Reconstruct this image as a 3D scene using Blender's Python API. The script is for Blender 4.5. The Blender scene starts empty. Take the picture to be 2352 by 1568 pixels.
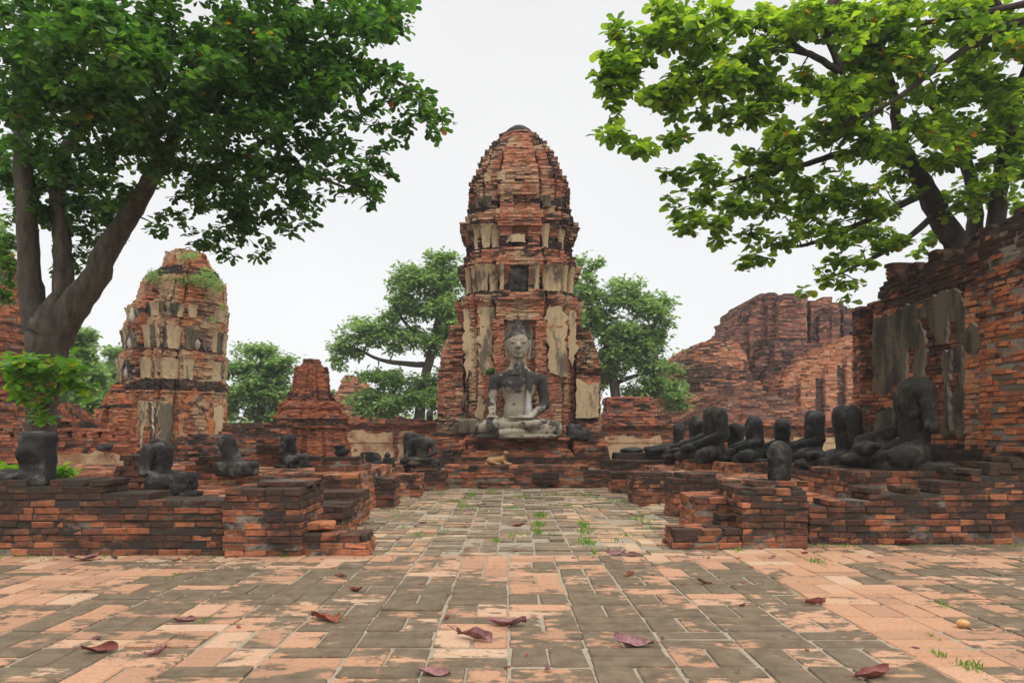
import bpy, math, random
import numpy as np
from math import radians, sin, cos, pi

# ------------------------------------------------------------------ camera, world, sun
SC = bpy.context.scene
COL = SC.collection
F, VX, VY, H = 1568.0, 1168.0, 990.0, 1.35      # focal length / vanishing point of the photo, eye height

cam = bpy.data.objects.new('camera', bpy.data.cameras.new('camera'))
COL.objects.link(cam)
cam.location = (0, 0, H)
cam.rotation_euler = (radians(90), 0, 0)
cam.data.lens = 24.0
cam.data.sensor_width = 36.0
cam.data.shift_x = 8 / 2352
cam.data.shift_y = 206 / 2352
cam.data.clip_start = 0.1
cam.data.clip_end = 5000
SC.camera = cam

SUN_EL, SUN_AZ = radians(52), radians(148)       # azimuth clockwise from +Y : behind the camera, to the right
world = bpy.data.worlds.new('World')
SC.world = world
world.use_nodes = True
wn, wl = world.node_tree.nodes, world.node_tree.links
wn.clear()
w_out = wn.new('ShaderNodeOutputWorld')
w_bg = wn.new('ShaderNodeBackground')
w_sky = wn.new('ShaderNodeTexSky')
w_sky.sky_type = 'NISHITA'
w_sky.sun_disc = False
w_sky.sun_elevation = SUN_EL
w_sky.sun_rotation = SUN_AZ
w_hs = wn.new('ShaderNodeHueSaturation')
w_hs.inputs['Saturation'].default_value = 0.12
w_hs.inputs['Value'].default_value = 0.4
w_tc = wn.new('ShaderNodeTexCoord')
w_sep = wn.new('ShaderNodeSeparateXYZ')
w_rmp = wn.new('ShaderNodeValToRGB')             # overcast cloud layer: brighter towards the zenith
w_mul = wn.new('ShaderNodeMixRGB')
w_mul.blend_type = 'ADD'
w_mul.inputs[0].default_value = 1.0
e = w_rmp.color_ramp.elements
e[0].position, e[0].color = 0.0, (6.0, 6.03, 6.06, 1)
e[1].position, e[1].color = 1.0, (24.0, 24.0, 24.0, 1)
m_ = w_rmp.color_ramp.elements.new(0.55); m_.color = (6.3, 6.3, 6.3, 1)
m_ = w_rmp.color_ramp.elements.new(0.72); m_.color = (18.0, 18.0, 18.0, 1)
wl.new(w_tc.outputs['Generated'], w_sep.inputs[0])
wl.new(w_sep.outputs['Z'], w_rmp.inputs[0])
wl.new(w_sky.outputs[0], w_hs.inputs['Color'])
wl.new(w_hs.outputs[0], w_mul.inputs[1])
w_nz = wn.new('ShaderNodeTexNoise'); w_nz.inputs['Scale'].default_value = 1.6; w_nz.inputs['Detail'].default_value = 4
w_mr = wn.new('ShaderNodeMapRange'); w_mr.inputs[1].default_value, w_mr.inputs[2].default_value = 0.3, 0.7
w_mr.inputs[3].default_value, w_mr.inputs[4].default_value = 0.93, 1.06          # faint tone in the cloud
w_m2 = wn.new('ShaderNodeMixRGB'); w_m2.blend_type = 'MULTIPLY'; w_m2.inputs[0].default_value = 1.0
wl.new(w_tc.outputs['Generated'], w_nz.inputs['Vector']); wl.new(w_nz.outputs['Fac'], w_mr.inputs[0])
wl.new(w_rmp.outputs[0], w_m2.inputs[1]); wl.new(w_mr.outputs[0], w_m2.inputs[2])
wl.new(w_m2.outputs[0], w_mul.inputs[2])
wl.new(w_mul.outputs[0], w_bg.inputs[0])
w_bg.inputs[1].default_value = 0.1
wl.new(w_bg.outputs[0], w_out.inputs[0])

sun = bpy.data.objects.new('sun', bpy.data.lights.new('sun', 'SUN'))
COL.objects.link(sun)
sun.data.energy = 1.3
sun.data.angle = radians(14)
sun.data.color = (1.0, 0.95, 0.88)
sun.rotation_euler = (radians(90) - SUN_EL, 0, pi - SUN_AZ)
SC.view_settings.view_transform = 'Standard'
SC.view_settings.look = 'None'
SC.view_settings.exposure = 0.2
SC.view_settings.gamma = 1.0
SC.cycles.max_bounces = 6
SC.cycles.transparent_max_bounces = 4

HAZE = 0.0010
RNG = np.random.default_rng(7)
random.seed(7)


def W(px, Y): return (px - VX) * Y / F
def Zp(py, Y): return H - (py - VY) * Y / F
def at(px, py, Y): return np.array([W(px, Y), Y, Zp(py, Y)])


# ------------------------------------------------------------------ materials
def nodes_of(name):
    m = bpy.data.materials.new(name)
    m.use_nodes = True
    nt = m.node_tree
    b = nt.nodes['Principled BSDF']
    b.inputs['Specular IOR Level'].default_value = 0.2
    b.inputs['Roughness'].default_value = 0.9
    return m, nt, b


def nd(nt, t, **kw):
    n = nt.nodes.new(t)
    for k, v in kw.items():
        setattr(n, k, v)
    return n


def noise(nt, scale, detail=5, rough=0.6, stretch=None):
    g = nd(nt, 'ShaderNodeNewGeometry')
    n = nd(nt, 'ShaderNodeTexNoise')
    n.inputs['Scale'].default_value = scale
    n.inputs['Detail'].default_value = detail
    n.inputs['Roughness'].default_value = rough
    if stretch:
        mp = nd(nt, 'ShaderNodeMapping')
        mp.inputs['Scale'].default_value = stretch
        nt.links.new(g.outputs['Position'], mp.inputs[0])
        nt.links.new(mp.outputs[0], n.inputs['Vector'])
    else:
        nt.links.new(g.outputs['Position'], n.inputs['Vector'])
    return n.outputs['Fac']


def math_(nt, op, a, b=None, clamp=False):
    n = nd(nt, 'ShaderNodeMath', operation=op, use_clamp=clamp)
    for i, v in enumerate((a, b)):
        if v is None: continue
        if isinstance(v, (int, float)): n.inputs[i].default_value = v
        else: nt.links.new(v, n.inputs[i])
    return n.outputs[0]


def step_(nt, v, lo, hi):
    n = nd(nt, 'ShaderNodeMapRange')
    n.interpolation_type = 'SMOOTHSTEP'
    nt.links.new(v, n.inputs[0])
    n.inputs[1].default_value, n.inputs[2].default_value = lo, hi
    return n.outputs[0]


def mix(nt, fac, a, b, mode='MIX'):
    n = nd(nt, 'ShaderNodeMixRGB', blend_type=mode)
    for i, v in enumerate((fac, a, b)):
        if isinstance(v, (int, float)): n.inputs[i].default_value = v
        elif isinstance(v, tuple): n.inputs[i].default_value = (*v, 1)
        else: nt.links.new(v, n.inputs[i])
    return n.outputs[0]


def ramp(nt, v, stops):
    n = nd(nt, 'ShaderNodeValToRGB')
    el = n.color_ramp.elements
    el[0].position, el[0].color = stops[0][0], (*stops[0][1], 1)
    el[1].position, el[1].color = stops[-1][0], (*stops[-1][1], 1)
    for p, c in stops[1:-1]:
        q = el.new(p); q.color = (*c, 1)
    nt.links.new(v, n.inputs[0])
    return n.outputs[0]


def bump(nt, b, v, strength, dist=0.02):
    n = nd(nt, 'ShaderNodeBump')
    n.inputs['Strength'].default_value = strength
    n.inputs['Distance'].default_value = dist
    nt.links.new(v, n.inputs['Height'])
    nt.links.new(n.outputs[0], b.inputs['Normal'])


def data_attr(nt):
    a = nd(nt, 'ShaderNodeAttribute', attribute_name='data')
    s = nd(nt, 'ShaderNodeSeparateColor')
    nt.links.new(a.outputs['Color'], s.inputs[0])
    return s.outputs[0], s.outputs[1], s.outputs[2]


BLACK = (0.016, 0.0145, 0.0135)


def brick_material(name, stops, sc=1.0, black=BLACK, dirt=0.0, pale=0.62, rw=0.16, coat=0.0, wide=0.135, grime=0.93):
    m, nt, b = nodes_of(name)
    t, soot, r = data_attr(nt)
    c = ramp(nt, t, stops)
    n2 = noise(nt, 22 * sc, 6, 0.72)
    c = mix(nt, 1.0, c, ramp(nt, n2, [(0.28, (0.5, 0.47, 0.45)), (0.72, (1.32, 1.32, 1.32))]), 'MULTIPLY')
    n1 = noise(nt, 1.7 * sc, 7, 0.68, (1, 1, 1.6))
    s = math_(nt, 'ADD', math_(nt, 'MULTIPLY', n1, 1.0), math_(nt, 'MULTIPLY', soot, 0.55))
    s = math_(nt, 'ADD', s, math_(nt, 'MULTIPLY', math_(nt, 'SUBTRACT', n2, 0.5), 0.35))
    s = math_(nt, 'ADD', s, math_(nt, 'MULTIPLY', math_(nt, 'SUBTRACT', r, 0.5), rw))
    if coat:                                          # remains of lime stucco still clinging to the bricks
        n4 = noise(nt, 1.35, 6, 0.62, (1.2, 1.2, 0.6))
        v4 = math_(nt, 'ADD', n4, math_(nt, 'MULTIPLY', math_(nt, 'SUBTRACT', n2, 0.5), 0.3))
        c = mix(nt, math_(nt, 'MULTIPLY', step_(nt, v4, 0.60 - coat, 0.72 - coat), 0.8), c, (0.40, 0.285, 0.17))
    k = step_(nt, s, 0.565 - dirt, 0.565 + wide - dirt)
    c = mix(nt, math_(nt, 'MULTIPLY', k, grime), c, black)
    n3 = noise(nt, 9 * sc, 6, 0.75)
    g = step_(nt, n3, pale, pale + 0.12)
    c = mix(nt, math_(nt, 'MULTIPLY', g, 0.30), c, (0.27, 0.235, 0.19))
    nt.links.new(c, b.inputs['Base Color'])
    bump(nt, b, n2, 0.8, 0.02)
    return m


RED = [(0.0, (0.12, 0.055, 0.036)), (0.25, (0.21, 0.08, 0.045)), (0.55, (0.35, 0.122, 0.06)),
       (0.8, (0.47, 0.18, 0.085)), (1.0, (0.50, 0.27, 0.15))]
FARRED = [(0.0, (0.15, 0.058, 0.04)), (0.3, (0.26, 0.085, 0.048)), (0.65, (0.39, 0.132, 0.066)), (1.0, (0.50, 0.22, 0.125))]
ORANGE = [(0.0, (0.2, 0.075, 0.04)), (0.3, (0.36, 0.115, 0.05)), (0.65, (0.50, 0.18, 0.075)), (1.0, (0.52, 0.27, 0.14))]
TOWER = [(0.0, (0.21, 0.085, 0.055)), (0.3, (0.32, 0.118, 0.07)), (0.65, (0.43, 0.168, 0.092)), (1.0, (0.49, 0.25, 0.15))]
M = {}
M['brick'] = brick_material('old_brick', RED, 1.0, (0.036, 0.027, 0.020), 0.05, 0.60, 0.20, 0.0, 0.24, 0.92)
M['tower_brick'] = brick_material('tower_brick', TOWER, 0.8, BLACK, 0.03, 0.58, 0.2, 0.135)
M['tower_core'] = brick_material('tower_mortar', [(0, (0.14, 0.075, 0.05)), (1, (0.26, 0.17, 0.115))], 0.8)
M['brick_core'] = brick_material('old_mortar', [(0, (0.15, 0.115, 0.085)), (1, (0.27, 0.225, 0.175))], 1.0, (0.03, 0.025, 0.021), 0.03, 0.6)
M['far_brick'] = brick_material('far_brick', FARRED, 0.6)
M['far_core'] = brick_material('far_mortar', [(0, (0.10, 0.055, 0.04)), (1, (0.24, 0.15, 0.105))], 0.6)
M['orange_brick'] = brick_material('orange_brick', ORANGE, 0.8, BLACK, 0.02, 0.68)
M['prang_brick'] = brick_material('prang_brick', ORANGE, 0.7, BLACK, 0.04, 0.60, 0.16, 0.165)
M['mound_brick'] = brick_material('mound_brick', [(0.0, (0.15, 0.075, 0.06)), (0.35, (0.29, 0.125, 0.085)),
                                                    (0.7, (0.48, 0.19, 0.095)), (1.0, (0.56, 0.30, 0.18))], 0.25, (0.06, 0.036, 0.03), 0.03, 0.55, 0.25, 0.03)


def plaster_material(name, base, dark, lo=0.52, hi=0.66, streak=True):
    m, nt, b = nodes_of(name)
    n1 = noise(nt, 1.6, 7, 0.65, (1.6, 1.6, 0.5) if streak else None)
    n2 = noise(nt, 14, 6, 0.7)
    c = ramp(nt, n2, [(0.2, tuple(x * 0.68 for x in base)), (0.75, tuple(min(1, x * 1.15) for x in base))])
    s = math_(nt, 'ADD', n1, math_(nt, 'MULTIPLY', math_(nt, 'SUBTRACT', n2, 0.5), 0.3))
    c = mix(nt, math_(nt, 'MULTIPLY', step_(nt, s, lo, hi), 0.85), c, dark)
    nt.links.new(c, b.inputs['Base Color'])
    bump(nt, b, n2, 0.5, 0.02)
    return m


M['plaster'] = plaster_material('tan_plaster', (0.46, 0.34, 0.2), (0.06, 0.052, 0.045), 0.50, 0.64)
M['wall_plaster'] = plaster_material('wall_plaster', (0.5, 0.34, 0.2), (0.24, 0.11, 0.06), 0.47, 0.62, False)
M['grey_plaster'] = plaster_material('grey_plaster', (0.135, 0.108, 0.07), (0.022, 0.02, 0.017), 0.45, 0.64)
M['plaster_edge'] = plaster_material('plaster_edge', (0.42, 0.36, 0.28), (0.1, 0.08, 0.06), 0.5, 0.7)


def stone_material(name, base, light, lo=0.55, hi=0.7, sc=1.0):
    m, nt, b = nodes_of(name)
    n1 = noise(nt, 3.2 * sc, 7, 0.7)
    n2 = noise(nt, 30 * sc, 5, 0.65)
    c = ramp(nt, n2, [(0.25, tuple(x * 0.6 for x in base)), (0.8, tuple(x * 1.5 for x in base))])
    c = mix(nt, math_(nt, 'MULTIPLY', step_(nt, n1, lo, hi), 0.8), c, light)
    n5 = noise(nt, 13 * sc, 6, 0.78)                   # lichen spots
    c = mix(nt, math_(nt, 'MULTIPLY', step_(nt, n5, 0.61, 0.68), 0.5), c, (0.14, 0.135, 0.115))
    nt.links.new(c, b.inputs['Base Color'])
    b.inputs['Roughness'].default_value = 0.72
    b.inputs['Specular IOR Level'].default_value = 0.18
    bump(nt, b, n2, 0.8, 0.02)
    return m


M['black_stone'] = stone_material('black_stone', (0.0165, 0.0153, 0.014), (0.085, 0.08, 0.066), 0.50, 0.66)
M['brown_stone'] = stone_material('brown_black_stone', (0.0165, 0.0145, 0.0125), (0.08, 0.066, 0.046), 0.48, 0.64)
M['grey_stone'] = stone_material('grey_stone', (0.022, 0.0205, 0.0185), (0.13, 0.122, 0.105), 0.5, 0.64)

# main statue : stain mask in data.x (black crust), data.y (light wash)
m, nt, b = nodes_of('statue_stucco')
t, wsh, r = data_attr(nt)
n1 = noise(nt, 3.4, 7, 0.66)
n2 = noise(nt, 18, 6, 0.65)
c = ramp(nt, n2, [(0.25, (0.18, 0.155, 0.112)), (0.75, (0.33, 0.287, 0.215))])
c = mix(nt, wsh, c, (0.44, 0.43, 0.42))
s = math_(nt, 'ADD', math_(nt, 'SUBTRACT', math_(nt, 'MULTIPLY', n1, 2.3), 0.6), math_(nt, 'ADD', t, math_(nt, 'MULTIPLY', math_(nt, 'SUBTRACT', n2, 0.5), 0.25)))
c = mix(nt, math_(nt, 'MULTIPLY', step_(nt, s, 0.66, 0.92), 0.93), c, (0.022, 0.021, 0.022))
nt.links.new(c, b.inputs['Base Color'])
bump(nt, b, n2, 0.35, 0.015)
M['stucco'] = m

# paving
def paving(name, stops, dark, lo, hi, grit=1.0):
    m, nt, b = nodes_of(name)
    t, soot, r = data_attr(nt)
    c = ramp(nt, t, stops)
    n2 = noise(nt, 40, 5, 0.7)
    c = mix(nt, 1.0, c, ramp(nt, n2, [(0.25, (0.72, 0.7, 0.68)), (0.75, (1.18, 1.18, 1.18))]), 'MULTIPLY')
    n1 = noise(nt, 1.15, 6, 0.62)
    n3 = noise(nt, 9.5, 6, 0.68, (0.5, 1.0, 1.0))
    s = math_(nt, 'ADD', math_(nt, 'MULTIPLY', n1, 0.75), math_(nt, 'MULTIPLY', n3, 0.75))
    s = math_(nt, 'ADD', s, math_(nt, 'MULTIPLY', soot, 0.5))
    s = math_(nt, 'ADD', s, math_(nt, 'MULTIPLY', math_(nt, 'SUBTRACT', n2, 0.5), 0.12 * grit))
    k = step_(nt, s, lo, hi)
    dk = ramp(nt, noise(nt, 7, 4, 0.6), [(0.3, tuple(x * 0.7 for x in dark)), (0.7, tuple(x * 1.45 for x in dark))])
    c = mix(nt, math_(nt, 'MULTIPLY', k, 0.94), c, dk)
    nt.links.new(c, b.inputs['Base Color'])
    bump(nt, b, n2, 0.45, 0.008)
    return m


TILE = [(0.0, (0.33, 0.185, 0.115)), (0.4, (0.405, 0.222, 0.13)), (0.75, (0.44, 0.255, 0.158)), (1.0, (0.46, 0.32, 0.215))]
M['tile'] = paving('paving_tile', TILE, (0.108, 0.083, 0.054), 0.685, 0.76)
M['grout'] = paving('paving_grout', [(0, (0.26, 0.215, 0.155)), (1, (0.32, 0.27, 0.2))], (0.12, 0.10, 0.07), 0.80, 1.0)
M['court_tile'] = paving('court_tile', [(0.0, (0.38, 0.22, 0.13)), (0.5, (0.45, 0.285, 0.17)), (1.0, (0.48, 0.36, 0.24))],
                         (0.145, 0.112, 0.074), 0.60, 0.76, 2.0)
m, nt, b = nodes_of('earth')
c = ramp(nt, noise(nt, 1.3, 6, 0.6), [(0.35, (0.10, 0.085, 0.05)), (0.5, (0.16, 0.13, 0.085)), (0.66, (0.06, 0.095, 0.025))])
nt.links.new(c, b.inputs['Base Color'])
M['earth'] = m

m, nt, b = nodes_of('bark')
n1 = noise(nt, 9, 6, 0.7, (1, 1, 0.25))
n2 = noise(nt, 2.2, 5, 0.6)
c = ramp(nt, n1, [(0.3, (0.035, 0.028, 0.022)), (0.7, (0.145, 0.115, 0.088))])
c = mix(nt, math_(nt, 'MULTIPLY', step_(nt, n2, 0.5, 0.7), 0.5), c, (0.05, 0.046, 0.04))
nt.links.new(c, b.inputs['Base Color'])
bump(nt, b, n1, 1.0, 0.03)
M['bark'] = m
m, nt, b = nodes_of('dark_bark')
n1 = noise(nt, 9, 6, 0.7, (1, 1, 0.3))
c = ramp(nt, n1, [(0.3, (0.018, 0.014, 0.012)), (0.7, (0.075, 0.055, 0.045))])
nt.links.new(c, b.inputs['Base Color'])
bump(nt, b, n1, 0.9, 0.03)
M['dark_bark'] = m


def leaf_material(name, stops, trans, tmix=0.45):
    m, nt, b = nodes_of(name)
    t, s, r = data_attr(nt)
    c = ramp(nt, t, stops)
    nt.links.new(c, b.inputs['Base Color'])
    b.inputs['Roughness'].default_value = 0.42
    b.inputs['Specular IOR Level'].default_value = 0.35
    tr = nd(nt, 'ShaderNodeBsdfTranslucent')
    c2 = mix(nt, 1.0, c, trans, 'MULTIPLY')
    nt.links.new(c2, tr.inputs[0])
    ms = nd(nt, 'ShaderNodeMixShader')
    ms.inputs[0].default_value = tmix
    out = [n for n in nt.nodes if n.type == 'OUTPUT_MATERIAL'][0]
    nt.links.new(b.outputs[0], ms.inputs[1])
    nt.links.new(tr.outputs[0], ms.inputs[2])
    nt.links.new(ms.outputs[0], out.inputs[0])
    return m


M['leaf_dark'] = leaf_material('dark_leaf', [(0, (0.028, 0.066, 0.022)), (0.5, (0.052, 0.118, 0.028)), (0.95, (0.10, 0.19, 0.034)),
                                             (0.985, (0.10, 0.19, 0.03)), (1, (0.35, 0.10, 0.02))], (1.7, 2.0, 0.9))
M['leaf_bright'] = leaf_material('bright_leaf', [(0, (0.045, 0.10, 0.022)), (0.45, (0.11, 0.195, 0.024)), (0.96, (0.235, 0.33, 0.04)),
                                                 (0.985, (0.24, 0.30, 0.03)), (1, (0.42, 0.12, 0.02))], (2.1, 2.1, 0.7), 0.52)
M['leaf_far'] = leaf_material('far_leaf', [(0, (0.14, 0.235, 0.075)), (0.5, (0.21, 0.34, 0.095)), (1, (0.30, 0.44, 0.13))], (1.3, 1.3, 1.0), 0.42)
M['leaf_fresh'] = leaf_material('fresh_leaf', [(0, (0.06, 0.17, 0.02)), (0.6, (0.13, 0.30, 0.025)), (0.95, (0.26, 0.42, 0.03)), (1, (0.5, 0.2, 0.03))], (1.8, 1.8, 0.8))
M['grass'] = leaf_material('grass_blade', [(0, (0.08, 0.19, 0.02)), (1, (0.22, 0.36, 0.05))], (1.3, 1.3, 0.8), 0.3)
m, nt, b = nodes_of('dry_leaf')
t, s, r = data_attr(nt)
c = ramp(nt, t, [(0, (0.11, 0.04, 0.04)), (0.25, (0.25, 0.13, 0.13)), (0.45, (0.19, 0.065, 0.055)), (0.7, (0.22, 0.05, 0.035)), (0.88, (0.22, 0.085, 0.035)), (1, (0.30, 0.15, 0.05))])
c = mix(nt, 1.0, c, ramp(nt, noise(nt, 45, 4), [(0.3, (0.6, 0.6, 0.6)), (0.7, (1.3, 1.3, 1.3))]), 'MULTIPLY')
nt.links.new(c, b.inputs['Base Color'])
b.inputs['Roughness'].default_value = 0.55
M['dry_leaf'] = m
m, nt, b = nodes_of('dog_fur')
t, s, r = data_attr(nt)
c = ramp(nt, noise(nt, 60, 4, 0.6, (1, 1, 2)), [(0.3, (0.20, 0.11, 0.04)), (0.7, (0.36, 0.215, 0.085))])
c = mix(nt, t, c, (0.03, 0.022, 0.018))
c = mix(nt, s, c, (0.55, 0.42, 0.26))
nt.links.new(c, b.inputs['Base Color'])
M['fur'] = m
m, nt, b = nodes_of('pale_fruit')
c = ramp(nt, noise(nt, 60, 4), [(0.3, (0.42, 0.2, 0.07)), (0.7, (0.6, 0.36, 0.16))])
nt.links.new(c, b.inputs['Base Color'])
M['fruit'] = m


# ------------------------------------------------------------------ object helpers
def tag(o, label=None, cat=None, group=None, kind=None):
    if label: o['label'] = label
    if cat: o['category'] = cat
    if group: o['group'] = group
    if kind: o['kind'] = kind
    return o


def empty(name, loc, label, cat, group=None):
    o = bpy.data.objects.new(name, None)
    o.empty_display_size = 0.2
    COL.objects.link(o)
    o.location = tuple(float(v) for v in loc)
    return tag(o, label, cat, group)


def link_mesh(name, V, faces, mats, mat_idx=None, data=None, parent=None, loc=(0, 0, 0), smooth=False):
    """V in world coordinates; the object's origin sits at loc (or at its parent's)."""
    V = np.asarray(V, dtype=np.float64)
    off = np.array(loc, dtype=float)
    p = parent
    while p is not None:
        off = off + np.array(p.location)
        p = p.parent
    me = bpy.data.meshes.new(name)
    me.from_pydata((V - off).tolist(), [], faces)
    for mm in mats: me.materials.append(mm)
    if mat_idx is not None:
        me.polygons.foreach_set('material_index', np.asarray(mat_idx, dtype=np.int32))
    if data is not None:
        d = np.ones((len(V), 4), dtype=np.float32)
        data = np.asarray(data, dtype=np.float32)
        d[:, :data.shape[1]] = data
        a = me.attributes.new('data', 'FLOAT_COLOR', 'POINT')
        a.data.foreach_set('color', d.ravel())
    if smooth:
        me.polygons.foreach_set('use_smooth', np.ones(len(me.polygons), dtype=bool))
    me.update()
    o = bpy.data.objects.new(name, me)
    COL.objects.link(o)
    if parent is not None:
        o.parent = parent
    o.location = tuple(float(v) for v in loc)
    return o


class MB:
    """loose mesh builder (world coordinates)"""
    def __init__(s): s.V, s.Fc, s.D, s.n = [], [], [], 0

    def add(s, v, f, d=(0.5, 0.5, 0.5)):
        v = np.asarray(v, float)
        s.V.append(v)
        s.Fc += [tuple(int(i) + s.n for i in q) for q in f]
        d = np.asarray(d, float)
        s.D.append(np.tile(d, (len(v), 1)) if d.ndim == 1 else d)
        s.n += len(v)

    def build(s, name, mat, parent=None, loc=(0, 0, 0), smooth=False):
        return link_mesh(name, np.vstack(s.V), s.Fc, [mat], None, np.vstack(s.D), parent, loc, smooth)


# sine-sum noise for numpy arrays
def make_noise(scale, seed, octaves=3):
    r = np.random.default_rng(seed)
    ks, ph, am = [], [], []
    for o in range(octaves):
        for _ in range(7):
            v = r.normal(size=3); v /= np.linalg.norm(v)
            ks.append(v * scale * (2 ** o) * r.uniform(0.7, 1.4)); ph.append(r.uniform(0, 6.28)); am.append(0.55 ** o)
    ks, ph, am = np.array(ks), np.array(ph), np.array(am)

    def f(P):
        P = np.asarray(P, float)
        out = np.zeros(P.shape[:-1])
        for k, p, a in zip(ks, ph, am):
            out += a * np.sin(P @ k + p)
        return out / 4.0
    return f


# ------------------------------------------------------------------ masonry
def offset_poly(P, d):
    P = np.asarray(P, float); n = len(P); out = []
    for i in range(n):
        a, b_, c_ = P[i - 1], P[i], P[(i + 1) % n]
        u1 = (b_ - a) / max(1e-9, np.linalg.norm(b_ - a)); u2 = (c_ - b_) / max(1e-9, np.linalg.norm(c_ - b_))
        n1 = np.array([-u1[1], u1[0]]); n2 = np.array([-u2[1], u2[0]])      # inward for CCW
        mm = n1 + n2
        l = max(0.35, 1 + n1 @ n2)
        out.append(b_ + mm / l * d)
    return np.array(out)


T8 = np.array([(sx, sy, sz) for sz in (-1, 1) for (sx, sy) in ((-1, -1), (1, -1), (1, 1), (-1, 1))], float)
F8 = [(0, 3, 2, 1), (4, 5, 6, 7), (0, 1, 5, 4), (1, 2, 6, 5), (2, 3, 7, 6), (3, 0, 4, 7)]
# chamfered brick : 4 rings of 8
_r8 = [(-1, -1, 1, 0), (1, -1, 1, 0), (1, -1, 0, 1), (1, 1, 0, 1), (1, 1, 1, 0), (-1, 1, 1, 0), (-1, 1, 0, 1), (-1, -1, 0, 1)]
T32, C32 = [], []
for z_, cz, ins in ((-1, 0, 1), (-1, 1, 0), (1, 1, 0), (1, 0, 1)):
    for (sx, sy, fx, fy) in _r8:
        T32.append((sx, sy, z_))
        C32.append((max(fx, 0) * 1.6 + ins * (1 - fx) * 0.9, max(fy, 0) * 1.6 + ins * (1 - fy) * 0.9, cz * 1.0))
T32, C32 = np.array(T32, float), np.array(C32, float)
F32 = [tuple(range(7, -1, -1)), tuple(range(24, 32))]
for k in range(3):
    for i in range(8):
        j = (i + 1) % 8
        F32.append((k * 8 + i, k * 8 + j, (k + 1) * 8 + j, (k + 1) * 8 + i))


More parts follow.
